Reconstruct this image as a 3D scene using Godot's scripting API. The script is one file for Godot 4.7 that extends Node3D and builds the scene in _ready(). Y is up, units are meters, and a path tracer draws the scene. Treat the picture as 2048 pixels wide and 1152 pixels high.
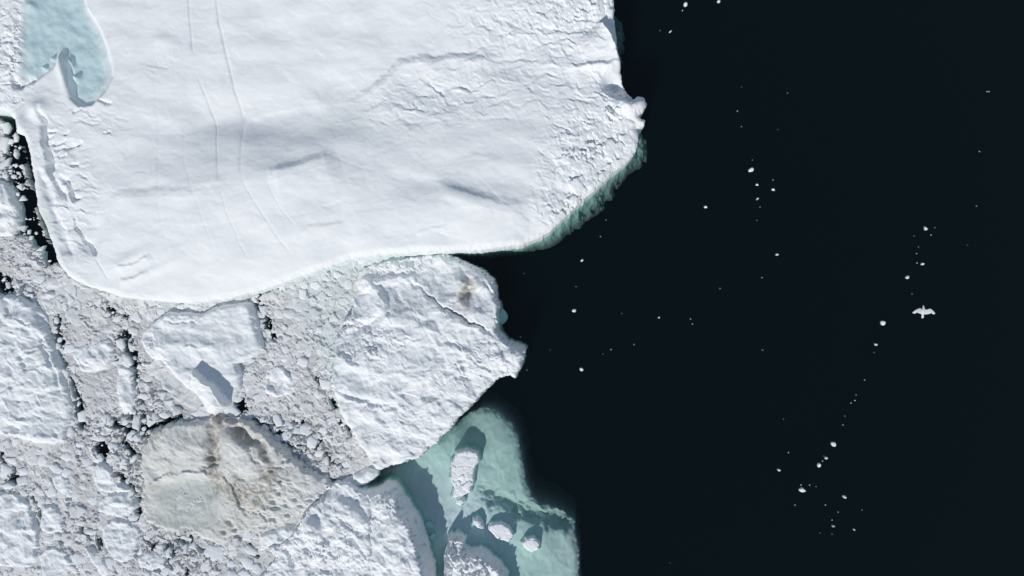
extends Node3D
# Icebergs, floes and brash ice beside dark open water, seen straight down from the air.
# Outlines are measured in survey units of 0.1 m at sea level, origin at the upper left; mu() turns a survey point at a known elevation into metres.

const ALT := 137.0          # height of the camera above the water
const UNIT := 0.1
const SNOW := Color(0.83, 0.845, 0.86)
const SUBMERGED := Color(0.40, 0.72, 0.66)
const SLUSH := Color(0.635, 0.635, 0.64)

var snow_mat: StandardMaterial3D
var rough_mat: StandardMaterial3D
var wet_mat: StandardMaterial3D
var used := {}
var edge_noise := noise(11, 0.035, 4)
var fine_noise := noise(12, 0.11, 3)
var wide_noise := noise(13, 0.006, 3)
var swell_noise := noise(17, 0.011, 1)
var bump_noise := noise(14, 0.045, 4)
var streak_noise := noise(15, 0.03, 3)
var tint_noise := noise(16, 0.012, 3)
var sites := {}
var solid: Array[PackedVector2Array] = []   # outlines where no loose ice may lie
var rng := RandomNumberGenerator.new()


func noise(sd: int, freq: float, oct: int, kind := FastNoiseLite.TYPE_SIMPLEX_SMOOTH) -> FastNoiseLite:
	var n := FastNoiseLite.new()
	n.seed = sd
	n.noise_type = kind
	n.frequency = freq
	n.fractal_type = FastNoiseLite.FRACTAL_FBM
	n.fractal_octaves = oct
	n.fractal_gain = 0.5
	return n


func mu(u: float, v: float, y: float, at := 0.0) -> Vector3:
	var k := UNIT * (1.0 - at / ALT)
	return Vector3((u - 1024.0) * k, y, (v - 576.0) * k)


func numbered(n: String) -> String:
	used[n] = used.get(n, -1) + 1
	return n if used[n] == 0 else "%s_%03d" % [n, used[n]]


func tag(o: Node3D, label: String, category: String, group := "", kind := "") -> Node3D:
	if label: o.set_meta("label", label)
	if category: o.set_meta("category", category)
	if group: o.set_meta("group", group)
	if kind: o.set_meta("kind", kind)
	return o


func put(called: String, m: Mesh, mat: Material, parent: Node = null) -> MeshInstance3D:
	var o := MeshInstance3D.new()
	o.name = numbered(called) if parent == null else called
	o.mesh = m
	o.material_override = mat
	if parent: parent.add_child(o, true)
	else: add_child(o, true)
	return o


func pts(a: Array) -> PackedVector2Array:
	var p := PackedVector2Array()
	for i in range(0, a.size(), 2): p.append(Vector2(a[i], a[i + 1]))
	return p


# ---------------------------------------------------------------- fields on a grid

func signed_distance(ol: PackedVector2Array, u0: float, v0: float, st: float, nx: int, ny: int, reach: float) -> PackedFloat32Array:
	var d := PackedFloat32Array()
	d.resize(nx * ny)
	d.fill(reach * reach)
	var n := ol.size()
	for i in n:
		var a := ol[i]
		var b := ol[(i + 1) % n]
		var e := b - a
		var l2 := maxf(e.length_squared(), 1e-6)
		var x0 := maxi(0, int((minf(a.x, b.x) - reach - u0) / st))
		var x1 := mini(nx - 1, int((maxf(a.x, b.x) + reach - u0) / st) + 1)
		var y0 := maxi(0, int((minf(a.y, b.y) - reach - v0) / st))
		var y1 := mini(ny - 1, int((maxf(a.y, b.y) + reach - v0) / st) + 1)
		for y in range(y0, y1 + 1):
			var py := v0 + y * st - a.y
			var row := y * nx
			for x in range(x0, x1 + 1):
				var px := u0 + x * st - a.x
				var t := clampf((px * e.x + py * e.y) / l2, 0.0, 1.0)
				var dx := px - e.x * t
				var dy := py - e.y * t
				var q := dx * dx + dy * dy
				if q < d[row + x]: d[row + x] = q
	for y in ny:
		var py := v0 + y * st + 1e-4
		var cross := []
		for i in n:
			var a := ol[i]
			var b := ol[(i + 1) % n]
			if (a.y > py) != (b.y > py):
				cross.append(a.x + (py - a.y) / (b.y - a.y) * (b.x - a.x))
		cross.sort()
		var row := y * nx
		var c := 0
		for x in nx:
			var px := u0 + x * st
			while c < cross.size() and cross[c] < px: c += 1
			var s := sqrt(d[row + x])
			d[row + x] = s if c % 2 == 1 else -s
	return d


class Field:
	var u0 := 0.0
	var v0 := 0.0
	var st := 2.0
	var nx := 0
	var ny := 0
	var h := PackedFloat32Array()
	var col := PackedColorArray()
	var s := PackedFloat32Array()


func ellipse(f: Field, into: PackedFloat32Array, e: Array, flat := 0.0) -> PackedFloat32Array:
	# adds e = [u, v, ru, rv, degrees, amount] as a soft mound
	var reach: float = maxf(e[2], e[3]) * 2.3
	var c := cos(deg_to_rad(e[4]))
	var sn := sin(deg_to_rad(e[4]))
	var x0 := maxi(0, int((e[0] - reach - f.u0) / f.st))
	var x1 := mini(f.nx - 1, int((e[0] + reach - f.u0) / f.st) + 1)
	var y0 := maxi(0, int((e[1] - reach - f.v0) / f.st))
	var y1 := mini(f.ny - 1, int((e[1] + reach - f.v0) / f.st) + 1)
	var eu: float = e[0]
	var ev: float = e[1]
	var ru: float = e[2]
	var rv: float = e[3]
	var am: float = e[5]
	for y in range(y0, y1 + 1):
		var dy := f.v0 + y * f.st - ev
		for x in range(x0, x1 + 1):
			var dx := f.u0 + x * f.st - eu
			var p := (dx * c + dy * sn) / ru
			var q := (dy * c - dx * sn) / rv
			var r := p * p + q * q
			if r < 5.0:
				var g := exp(-r * r) if flat > 0.0 else exp(-r)
				into[y * f.nx + x] += am * g
	return into


func stroke(f: Field, into: PackedFloat32Array, line: Array, kind: String, width: float, amount: float, fade := 60.0, wob := 3.0) -> PackedFloat32Array:
	# groove / ridge: a soft line; step: the left-hand side rises (looking along the line), fading away from it
	var p := pts(line)
	var reach := width * 2.6 + wob if kind != "step" else maxf(fade * 2.2, width * 2.5)
	var lo := p[0]
	var hi := p[0]
	for q in p:
		lo = lo.min(q)
		hi = hi.max(q)
	var x0 := maxi(0, int((lo.x - reach - f.u0) / f.st))
	var x1 := mini(f.nx - 1, int((hi.x + reach - f.u0) / f.st) + 1)
	var y0 := maxi(0, int((lo.y - reach - f.v0) / f.st))
	var y1 := mini(f.ny - 1, int((hi.y + reach - f.v0) / f.st) + 1)
	var n := p.size() - 1
	for y in range(y0, y1 + 1):
		for x in range(x0, x1 + 1):
			var w := Vector2(f.u0 + x * f.st, f.v0 + y * f.st)
			if wob > 0.0: w += Vector2(edge_noise.get_noise_2d(w.x, w.y), edge_noise.get_noise_2d(w.x + 700.0, w.y)) * wob * 2.0
			var best := 1e9
			var side := 1.0
			var along := 0.0
			for i in n:
				var e := p[i + 1] - p[i]
				var r := w - p[i]
				var t := clampf(r.dot(e) / e.length_squared(), 0.0, 1.0)
				var dd := (r - e * t).length_squared()
				if dd < best:
					best = dd
					side = -signf(e.cross(r))
					along = (i + t) / n
			var dist := sqrt(best)
			if dist > reach: continue
			var taper := clampf(minf(along, 1.0 - along) * 6.0, 0.0, 1.0) if kind != "lead" else 1.0
			if kind == "step":
				var k := 0.5 + 0.5 * clampf(side * dist / width, -1.0, 1.0)
				into[y * f.nx + x] += amount * taper * (k - 0.5 * (1.0 if side > 0.0 else 0.0) * (1.0 - exp(-dist / fade)) * 2.0 * 0.5 - 0.0) * exp(-dist / fade)
			else:
				into[y * f.nx + x] += amount * taper * exp(-best / (width * width))
	return into


func block_sites(size: float) -> Dictionary:
	if sites.has(size): return sites[size]
	var r := RandomNumberGenerator.new()
	r.seed = int(size * 100.0)
	var w := int(2600.0 / size) + 4
	var hgt := int(1800.0 / size) + 4
	var d := {"w": w, "h": hgt, "x": PackedFloat32Array(), "y": PackedFloat32Array(), "z": PackedFloat32Array(), "a": PackedFloat32Array(), "b": PackedFloat32Array()}
	for i in w * hgt:
		d.x.append(i % w + r.randf_range(0.05, 0.95))
		d.y.append(i / w + r.randf_range(0.05, 0.95))
		d.z.append(r.randf_range(-1.0, 1.0))
		d.a.append(r.randfn(0.0, 0.55))
		d.b.append(r.randfn(0.0, 0.55))
	sites[size] = d
	return d


func add_blocks(f: Field, into: PackedFloat32Array, size: float, amount: float, joint: float, mask: PackedFloat32Array, rise := 0.5, wob := 0.35, shade := []) -> PackedFloat32Array:
	# shade, where given, collects how pale each slab is
	# tilted broken slabs, each with its own lean, with sunken joints between them
	var d := block_sites(size)
	var w: int = d.w
	var sx: PackedFloat32Array = d.x
	var sy: PackedFloat32Array = d.y
	var sz: PackedFloat32Array = d.z
	var sa: PackedFloat32Array = d.a
	var sb: PackedFloat32Array = d.b
	for y in f.ny:
		for x in f.nx:
			var at := y * f.nx + x
			var m := mask[at]
			if m < 0.03 or f.s[at] < -6.0: continue
			var u := f.u0 + x * f.st
			var v := f.v0 + y * f.st
			var px := (u + 300.0) / size + fine_noise.get_noise_2d(u * 0.4, v * 0.4) * wob
			var py := (v + 300.0) / size + fine_noise.get_noise_2d(u * 0.4 + 400.0, v * 0.4) * wob
			var ix := clampi(int(px), 1, w - 2)
			var iy := clampi(int(py), 1, d.h - 2)
			var d1 := 99.0
			var d2 := 99.0
			var k := 0
			for j in range(iy - 1, iy + 2):
				for i in range(ix - 1, ix + 2):
					var n := j * w + i
					var dx := sx[n] - px
					var dy := sy[n] - py
					var q := dx * dx + dy * dy
					if q < d1:
						d2 = d1
						d1 = q
						k = n
					elif q < d2: d2 = q
			var gap := clampf((sqrt(d2) - sqrt(d1)) / joint, 0.0, 1.0)
			gap = gap * (2.0 - gap)
			if shade: shade[0][at] += sz[k] * gap * m
			into[at] += m * amount * (gap * (0.75 + rise * sz[k] + sa[k] * (px - sx[k]) + sb[k] * (py - sy[k])) - 0.6)
	return into


func table(rows: Array, f: Field, u_lo: float, u_hi: float, v_lo: float, v_hi: float) -> PackedFloat32Array:
	# coarse heights spread smoothly over the grid
	var hgt := rows.size()
	var w: int = rows[0].size()
	var im := Image.create(w, hgt, false, Image.FORMAT_RF)
	for y in hgt:
		for x in w: im.set_pixel(x, y, Color(rows[y][x], 0, 0))
	var fx := int((u_hi - u_lo) / (w - 1) / 6.0)
	var fy := int((v_hi - v_lo) / (hgt - 1) / 6.0)
	im.resize(w * fx, hgt * fy, Image.INTERPOLATE_CUBIC)
	var data := im.get_data().to_float32_array()
	var iw := w * fx
	var ih := hgt * fy
	var out := PackedFloat32Array()
	out.resize(f.nx * f.ny)
	for y in f.ny:
		var gy := clampf(((f.v0 + y * f.st - v_lo) / (v_hi - v_lo) * (hgt - 1) + 0.5) * fy - 0.5, 0.0, ih - 1.001)
		var iy := int(gy)
		var ty := gy - iy
		for x in f.nx:
			var gx := clampf(((f.u0 + x * f.st - u_lo) / (u_hi - u_lo) * (w - 1) + 0.5) * fx - 0.5, 0.0, iw - 1.001)
			var ix := int(gx)
			var tx := gx - ix
			var k := iy * iw + ix
			out[y * f.nx + x] = lerpf(lerpf(data[k], data[k + 1], tx), lerpf(data[k + iw], data[k + iw + 1], tx), ty)
	return out


func filled(f: Field, value: float) -> PackedFloat32Array:
	var a := PackedFloat32Array()
	a.resize(f.nx * f.ny)
	a.fill(value)
	return a


func mask_of(f: Field, base: float, spots: Array) -> PackedFloat32Array:
	var m := filled(f, base)
	for e in spots: m = ellipse(f, m, e)
	for i in m.size(): m[i] = clampf(m[i], 0.0, 1.0)
	return m


func add_noise(f: Field, into: PackedFloat32Array, n: FastNoiseLite, amount: float, mask: PackedFloat32Array, su := 1.0, sv := 1.0, warp := 0.0, turn := 0.0, ridged := false, lee := 0.0) -> PackedFloat32Array:
	# lee: how far crests lean away from the sun, as drifted snow does
	var c := cos(deg_to_rad(turn))
	var sn := sin(deg_to_rad(turn))
	for y in f.ny:
		for x in f.nx:
			var at := y * f.nx + x
			var m := mask[at]
			if m < 0.02 or f.s[at] < -12.0: continue
			var u := f.u0 + x * f.st
			var v := f.v0 + y * f.st
			if warp > 0.0:
				u += wide_noise.get_noise_2d(u * 3.0, v * 3.0) * warp
				v += wide_noise.get_noise_2d(u * 3.0 + 900.0, v * 3.0) * warp
			var k := n.get_noise_2d((u * c + v * sn) * su, (v * c - u * sn) * sv)
			if lee > 0.0: k = n.get_noise_2d((u * c + v * sn) * su, (v * c - u * sn) * sv + k * lee)
			if ridged: k = 0.5 - absf(k) * 2.0
			into[at] += m * amount * k
	return into


func start(ol: PackedVector2Array, st: float, margin: float, reach: float, jag := 1.0) -> Field:
	var f := Field.new()
	var lo := ol[0]
	var hi := ol[0]
	for q in ol:
		lo = lo.min(q)
		hi = hi.max(q)
	f.st = st
	f.u0 = floorf(lo.x - margin)
	f.v0 = floorf(lo.y - margin)
	f.nx = int((hi.x + margin - f.u0) / st) + 2
	f.ny = int((hi.y + margin - f.v0) / st) + 2
	f.s = signed_distance(ol, f.u0, f.v0, st, f.nx, f.ny, reach)
	if jag > 0.0:
		for y in f.ny:
			for x in f.nx:
				var at := y * f.nx + x
				if absf(f.s[at]) < reach - 1.0:
					var u := f.u0 + x * st
					var v := f.v0 + y * st
					f.s[at] += jag * (edge_noise.get_noise_2d(u, v) * 7.0 + fine_noise.get_noise_2d(u, v) * 3.5)
	f.h = filled(f, 0.0)
	return f


func shore(f: Field, rim_w: float, rim_f: float, wall_w: float, steep: float, feet: Array = []) -> void:
	# rounds the rim, drops the wall to the water and carries the ice on below it
	var slope := filled(f, steep)
	if feet:
		var k := filled(f, 0.0)
		for e in feet: k = ellipse(f, k, e)
		for i in k.size():
			if k[i] > 0.02:
				var n := bump_noise.get_noise_2d((f.u0 + (i % f.nx) * f.st) * 0.8, (f.v0 + (i / f.nx) * f.st) * 0.8)
				slope[i] = steep / (1.0 + k[i] * clampf(0.75 + 0.6 * n + 0.1 * fine_noise.get_noise_2d((f.u0 + (i % f.nx) * f.st) * 0.8, (f.v0 + (i / f.nx) * f.st) * 0.8), 0.2, 1.5))
	for i in f.h.size():
		var s := f.s[i]
		var top := f.h[i]
		if s >= rim_w: continue
		if s >= 0.0:
			var t := s / rim_w
			f.h[i] = top * (rim_f + (1.0 - rim_f) * t * (2.0 - t))
		else:
			var w := wall_w if wall_w < 8.0 else wall_w * clampf((top - 1.2) / 3.5, 0.15, 1.0)
			f.h[i] = top * rim_f * (1.0 + s / w) if s > -w else (s + w) * slope[i] - (2.6 * (1.0 - exp((s + w) / 8.0)) if slope[i] < steep * 0.6 else 0.0)


func craggy(f: Field) -> void:
	# broken faces on a cliff
	for i in f.h.size():
		if f.s[i] < 3.0 and f.h[i] > 0.3:
			var u := f.u0 + (i % f.nx) * f.st
			var v := f.v0 + (i / f.nx) * f.st
			f.h[i] += (fine_noise.get_noise_2d(u, v) * 0.6 + bump_noise.get_noise_2d(u * 1.4, v * 1.4) * 0.9) * clampf(f.h[i] * 0.4, 0.0, 1.0)


func paint(f: Field, base: Color, vary: float) -> void:
	f.col.resize(f.nx * f.ny)
	for y in f.ny:
		for x in f.nx:
			var u := f.u0 + x * f.st
			var v := f.v0 + y * f.st
			var k := 1.0 + vary * (tint_noise.get_noise_2d(u, v) + 0.6 * bump_noise.get_noise_2d(u, v))
			f.col[y * f.nx + x] = Color(base.r * k, base.g * k, base.b * k)


func tint(f: Field, mask: PackedFloat32Array, c: Color) -> void:
	for i in mask.size():
		if mask[i] > 0.01: f.col[i] = f.col[i].lerp(c, clampf(mask[i], 0.0, 1.0))


func sea_colour(f: Field, c := SUBMERGED) -> void:
	for i in f.h.size():
		if f.h[i] < 0.05: f.col[i] = f.col[i].lerp(c, clampf(-f.h[i] * 2.5 + 0.1, 0.0, 1.0))


func mesh_of(f: Field, level: float, floor_y: float, origin := Vector3.ZERO, clip_s := -1e9) -> ArrayMesh:
	# level: the elevation at which the outline was measured
	var k := UNIT * (1.0 - level / ALT)
	var cell := f.st * k
	var id := PackedInt32Array()
	id.resize(f.nx * f.ny)
	id.fill(-1)
	var vs := PackedVector3Array()
	var ns := PackedVector3Array()
	var cs := PackedColorArray()
	var ix := PackedInt32Array()
	for i in f.h.size(): f.h[i] = maxf(f.h[i], floor_y - 0.25)
	for y in f.ny - 1:
		for x in f.nx - 1:
			var a := y * f.nx + x
			var b := a + 1
			var c := a + f.nx
			var d := c + 1
			if maxf(maxf(f.h[a], f.h[b]), maxf(f.h[c], f.h[d])) < floor_y: continue
			if maxf(maxf(f.s[a], f.s[b]), maxf(f.s[c], f.s[d])) < clip_s: continue
			for q in [a, b, c, d]:
				if id[q] < 0:
					id[q] = vs.size()
					var qx: int = q % f.nx
					var qy: int = q / f.nx
					vs.append(Vector3((f.u0 + qx * f.st - 1024.0) * k, f.h[q], (f.v0 + qy * f.st - 576.0) * k) - origin)
					var xl := maxi(qx - 1, 0)
					var xr := mini(qx + 1, f.nx - 1)
					var yu := maxi(qy - 1, 0)
					var yd := mini(qy + 1, f.ny - 1)
					ns.append(Vector3((f.h[qy * f.nx + xl] - f.h[qy * f.nx + xr]) / ((xr - xl) * cell), 1.0, (f.h[yu * f.nx + qx] - f.h[yd * f.nx + qx]) / ((yd - yu) * cell)).normalized())
					cs.append(f.col[q])
			if absf(f.h[a] - f.h[d]) < absf(f.h[b] - f.h[c]):
				ix.append_array([id[a], id[b], id[d], id[a], id[d], id[c]])
			else:
				ix.append_array([id[a], id[b], id[c], id[b], id[d], id[c]])
	var arr := []
	arr.resize(Mesh.ARRAY_MAX)
	arr[Mesh.ARRAY_VERTEX] = vs
	arr[Mesh.ARRAY_NORMAL] = ns
	arr[Mesh.ARRAY_COLOR] = cs
	arr[Mesh.ARRAY_INDEX] = ix
	var m := ArrayMesh.new()
	m.add_surface_from_arrays(Mesh.PRIMITIVE_TRIANGLES, arr)
	return m


func thing(called: String, label: String, category: String, at: Vector3, group := "") -> Node3D:
	var o := Node3D.new()
	o.name = numbered(called)
	add_child(o, true)
	o.position = at
	tag(o, label, category, group)
	return o


# ---------------------------------------------------------------- materials

func grain(sd: int, freq: float, oct: int) -> NoiseTexture2D:
	var t := NoiseTexture2D.new()
	t.width = 1024
	t.height = 1024
	t.seamless = true
	t.noise = noise(sd, freq, oct)
	return t


func ice_material(bump: Texture2D, depth: float, tile: float, rough := 0.85) -> StandardMaterial3D:
	var m := StandardMaterial3D.new()
	m.vertex_color_use_as_albedo = true
	m.roughness = rough
	m.metallic_specular = 0.25
	m.heightmap_enabled = true
	m.heightmap_texture = bump
	m.heightmap_scale = depth
	m.uv1_triplanar = true
	m.uv1_world_triplanar = true
	m.uv1_scale = Vector3.ONE / tile
	return m


# ---------------------------------------------------------------- the scene

func _ready() -> void:
	rng.seed = 4
	# camera
	var cam := Camera3D.new()
	cam.name = "camera"
	cam.position = Vector3(0, ALT, 0)
	cam.rotation_degrees = Vector3(-90, 0, 0)
	cam.fov = rad_to_deg(2.0 * atan(57.6 / ALT))
	cam.near = 1.0
	cam.far = 3000.0
	add_child(cam)
	# sky and exposure
	var sky := ProceduralSkyMaterial.new()
	sky.sky_top_color = Color(0.42, 0.50, 0.60)
	sky.sky_horizon_color = Color(0.70, 0.74, 0.78)
	sky.ground_bottom_color = Color(0.1, 0.13, 0.15)
	sky.ground_horizon_color = Color(0.6, 0.68, 0.75)
	sky.sky_curve = 0.2
	var env := Environment.new()
	env.background_mode = Environment.BG_SKY
	env.sky = Sky.new()
	env.sky.sky_material = sky
	env.background_energy_multiplier = 1.0
	env.tonemap_mode = Environment.TONE_MAPPER_LINEAR
	env.tonemap_exposure = 0.935
	env.sdfgi_enabled = true
	env.ssao_enabled = true
	env.ssil_enabled = true
	env.volumetric_fog_enabled = true
	env.volumetric_fog_density = 0.0
	var we := WorldEnvironment.new()
	we.name = "environment"
	we.environment = env
	add_child(we)
	# sun: from the lower left, so that shadows fall up and to the right
	var sun := DirectionalLight3D.new()
	sun.name = "sun"
	sun.light_energy = 1.0
	sun.light_color = Color(1.0, 0.985, 0.96)
	sun.light_angular_distance = 0.7
	sun.shadow_enabled = true
	add_child(sun)
	var el := deg_to_rad(41.0)
	sun.look_at_from_position(Vector3.ZERO, Vector3(0.42 * cos(el), -sin(el), -0.907 * cos(el)), Vector3.UP)

	snow_mat = ice_material(grain(31, 0.018, 5), 1.6, 22.0)
	rough_mat = ice_material(grain(32, 0.03, 5), 3.0, 16.0)
	wet_mat = ice_material(grain(33, 0.05, 4), 1.2, 9.0, 0.55)

	build_sea()
	build_great_berg()
	build_split_berg()
	build_square_floe()
	build_soiled_floe()
	build_lower_bergs()
	build_ledge()
	build_left_bergs()
	build_floes()
	build_brash()
	build_chunks()
	build_open_water_ice()
	build_bird()


func build_sea() -> void:
	var plane := PlaneMesh.new()
	plane.size = Vector2(1600, 1600)
	var wm := StandardMaterial3D.new()
	wm.transparency = BaseMaterial3D.TRANSPARENCY_ALPHA
	wm.albedo_color = Color(0.02, 0.06, 0.07, 0.02)
	wm.roughness = 0.04
	wm.metallic_specular = 0.36
	wm.normal_enabled = true
	var nt := grain(41, 0.01, 4)
	nt.as_normal_map = true
	nt.bump_strength = 2.0
	wm.normal_texture = nt
	wm.normal_scale = 0.12
	wm.uv1_scale = Vector3(60, 60, 60)
	var w := put("sea_surface", plane, wm)
	tag(w, "calm dark sea surface around the icebergs", "sea", "", "structure")
	var bed := PlaneMesh.new()
	bed.size = Vector2(1600, 1600)
	var bm := StandardMaterial3D.new()
	bm.albedo_color = Color(0.02, 0.03, 0.035)
	bm.roughness = 1.0
	var b := put("sea_floor", bed, bm)
	b.position.y = -45.0
	tag(b, "dark depths below the sea", "sea", "", "structure")
	var fog := FogVolume.new()
	fog.name = "sea_water"
	fog.size = Vector3(1600, 44.9, 1600)
	fog.position.y = -22.5
	var fm := FogMaterial.new()
	fm.density = 0.095
	fm.albedo = Color(0.004, 0.026, 0.028).linear_to_srgb()
	fog.material = fm
	add_child(fog)
	tag(fog, "deep dark green water of the sea", "sea", "", "structure")


func build_great_berg() -> void:
	var ol := pts([-170, 205, -30, 212, 2, 220, 16, 236, 20, 262, 36, 268, 46, 300, 52, 345, 56, 385, 66, 425, 80, 462, 93, 500, 100, 522, 118, 552, 160, 574, 230, 596, 310, 605, 370, 606, 430, 600, 500, 585, 600, 551, 700, 518,
		760, 510, 880, 503, 960, 500, 1040, 491, 1080, 475, 1100, 462, 1130, 437, 1160, 407, 1190, 381, 1230, 342, 1262, 319, 1278, 296, 1281, 266, 1277, 254, 1291, 247, 1294, 238, 1278, 229, 1290, 221, 1297, 206, 1290, 190, 1277, 189,
		1268, 196, 1257, 181, 1250, 160, 1243, 140, 1240, 112, 1233, 70, 1229, 20, 1226, -160, -170, -160])
	solid.append(ol)
	var f := start(ol, 2.0, 90.0, 92.0, 0.35)
	# heights in metres, every 75 units across and 60 down
	var rows := [
		[6.0, 6.4, 7.4, 7.9, 8.1, 8.2, 8.1, 7.9, 7.5, 7.0],
		[6.0, 6.4, 7.3, 7.7, 7.7, 7.7, 7.6, 7.5, 7.2, 6.7],
		[6.0, 6.4, 7.2, 7.5, 7.4, 7.3, 7.2, 7.1, 7.0, 6.7],
		[6.0, 6.5, 7.1, 7.1, 7.0, 6.85, 7.0, 7.15, 7.1, 6.6],
		[6.0, 6.5, 6.9, 6.6, 6.5, 7.1, 7.4, 7.4, 7.2, 6.5],
		[6.0, 6.4, 6.9, 7.25, 7.7, 7.75, 7.65, 7.5, 7.2, 6.3],
		[6.0, 6.3, 7.1, 7.75, 8.3, 7.95, 7.5, 7.4, 7.0, 6.0],
		[5.9, 6.2, 7.1, 7.6, 7.9, 7.7, 7.9, 7.5, 6.7, 6.0],
		[5.8, 6.0, 6.75, 7.1, 7.2, 7.1, 7.2, 6.8, 6.3, 6.0],
		[5.6, 5.8, 6.1, 6.3, 6.3, 6.3, 6.3, 6.0, 6.0, 6.0],
		[5.4, 5.4, 5.2, 5.2, 5.2, 5.2, 5.2, 5.2, 5.2, 5.2]]
	f.h = table(rows, f, 0.0, 1260.0, 0.0, 600.0)
	for i in f.h.size(): f.h[i] = 7.0 + (f.h[i] - 7.0) * 1.85
	# swells and hollows
	for e in [[420, 372, 60, 13, -6, 0.35], [600, 338, 46, 12, -16, 0.5], [930, 398, 50, 20, 18, 0.6], [860, 350, 50, 16, 10, 0.3], [300, 80, 36, 50, 20, -0.25], [265, 90, 14, 60, 20, 0.2], [330, 85, 22, 12, 0, 0.4], [420, 255, 50, 22, -30, -0.35],
		[355, 240, 60, 22, 0, 0.3], [700, 120, 80, 30, -20, 0.25], [1000, 330, 60, 24, 6, 0.3], [620, 470, 60, 20, -8, 0.22], [250, 520, 46, 10, -25, 0.45], [290, 545, 46, 9, -22, 0.4], [180, 470, 16, 40, 18, -0.6], [165, 492, 22, 14, 0, -0.7],
		[120, 495, 12, 16, -30, -0.5], [70, 215, 18, 16, 0, 1.0], [36, 245, 12, 20, 0, 0.9], [1230, 60, 10, 60, 0, 0.6], [1235, 165, 22, 18, 0, -1.6], [1280, 205, 14, 14, 0, 1.0], [1195, 90, 34, 26, 0, 0.7], [1180, 132, 44, 9, 2, 0.5], [1254, 213, 26, 15, 10, 2.0], [1232, 172, 22, 15, 20, -2.2], [1180, 100, 34, 22, 0, 0.5]]:
		f.h = ellipse(f, f.h, e)
	# steps: the left-hand side, looking along the line, is the higher one
	for k in [
		[[1010, 114, 960, 118, 900, 116, 868, 124, 840, 120, 800, 128, 775, 156, 742, 181, 690, 210], 8.0, 1.0, 55.0],
		[[500, 370, 430, 384, 380, 386, 330, 383, 250, 388, 205, 402], 10.0, 0.6, 30.0],
		[[680, 312, 600, 340, 545, 352], 14.0, 0.9, 40.0],
		[[485, 240, 530, 224, 600, 213, 660, 212], 12.0, 0.4, 40.0],
		[[1240, 126, 1190, 132, 1130, 134], 4.0, 0.9, 18.0],
		[[1246, 140, 1238, 118, 1226, 88, 1212, 60, 1196, 44], 3.5, 2.6, 30.0],
		[[300, 508, 262, 528, 222, 536], 3.0, 0.5, 18.0], [[290, 540, 255, 555, 225, 560], 3.0, 0.4, 16.0],
		[[900, 450, 860, 458, 830, 468], 3.0, 0.25, 14.0], [[700, 445, 640, 452, 600, 460], 4.0, 0.25, 20.0],
		[[1060, 412, 1000, 410, 940, 392, 870, 366], 16.0, 1.0, 40.0]]:
		f.h = stroke(f, f.h, k[0], "step", k[1], k[2], k[3], 2.0)
	# furrows and old crevasses
	for k in [
		[[436, -40, 446, 50, 458, 110, 474, 190, 486, 242], 3.2, -0.32], [[486, 240, 488, 300, 492, 360], 4.0, -0.16], [[384, -40, 387, 30, 390, 80, 393, 116], 2.2, -0.3], [[398, 150, 415, 200, 432, 255, 440, 310, 448, 372], 2.4, -0.22],
		[[448, 372, 462, 430, 482, 490, 500, 520], 2.6, -0.12], [[492, 360, 520, 410, 556, 470, 590, 520], 2.8, -0.13], [[540, 360, 570, 420, 600, 460], 2.4, -0.1], [[310, 100, 316, 240, 324, 420, 340, 540], 2.4, -0.07], [[365, 230, 372, 320, 400, 400, 436, 520], 2.4, -0.08],
		[[345, 60, 350, 120, 360, 180], 2.0, -0.06], [[640, 300, 700, 330, 760, 350], 4.0, -0.08], [[950, 350, 1000, 400, 1050, 430], 4.0, -0.07],
		[[74, 205, 80, 250, 84, 285, 92, 320, 104, 352], 5.0, -1.5], [[112, 352, 132, 366, 136, 384, 140, 396, 162, 394], 4.0, -1.3], [[100, 300, 88, 330, 100, 360, 116, 380, 130, 402], 5.0, -0.8], [[138, 425, 145, 455, 160, 480, 178, 500, 182, 515], 3.0, -0.7],
		[[182, 515, 195, 540, 205, 560], 2.5, -0.3], [[64, 330, 84, 372, 98, 420, 116, 470, 140, 520], 7.0, -0.5]]:
		f.h = stroke(f, f.h, k[0], "groove", k[1] * (0.75 if k[2] > -0.4 else 1.0), k[2] * (0.5 if k[2] > -0.4 else 1.0), 60.0, 0.6 if k[2] > -0.4 else 3.0)
	for k in [[[84, 262, 96, 264, 110, 258], 2.0], [[86, 276, 100, 274], 2.0], [[92, 290, 112, 286, 130, 278], 2.0], [[100, 296, 130, 296, 160, 284], 2.4], [[110, 312, 130, 308], 2.0], [[122, 300, 150, 290, 165, 282], 2.2], [[140, 224, 160, 216], 2.4], [[138, 330, 152, 326], 2.0],
		[[120, 268, 135, 262], 2.0], [[190, 200, 210, 205, 225, 203], 2.0], [[205, 268, 225, 262], 1.8]]:
		f.h = stroke(f, f.h, k[0], "groove", k[1], -0.45)
	# the snow surface
	var all := filled(f, 1.0)
	f.h = add_noise(f, f.h, swell_noise, 0.22, all, 0.7, 1.2)
	f.h = add_noise(f, f.h, wide_noise, 0.16, all, 1.5, 2.6, 10.0)
	f.h = add_noise(f, f.h, bump_noise, 0.04, all, 0.32, 1.15, 8.0, -8.0, false, 8.0)
	f.h = add_noise(f, f.h, fine_noise, 0.018, all, 0.6, 1.2, 10.0, -8.0)
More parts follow.
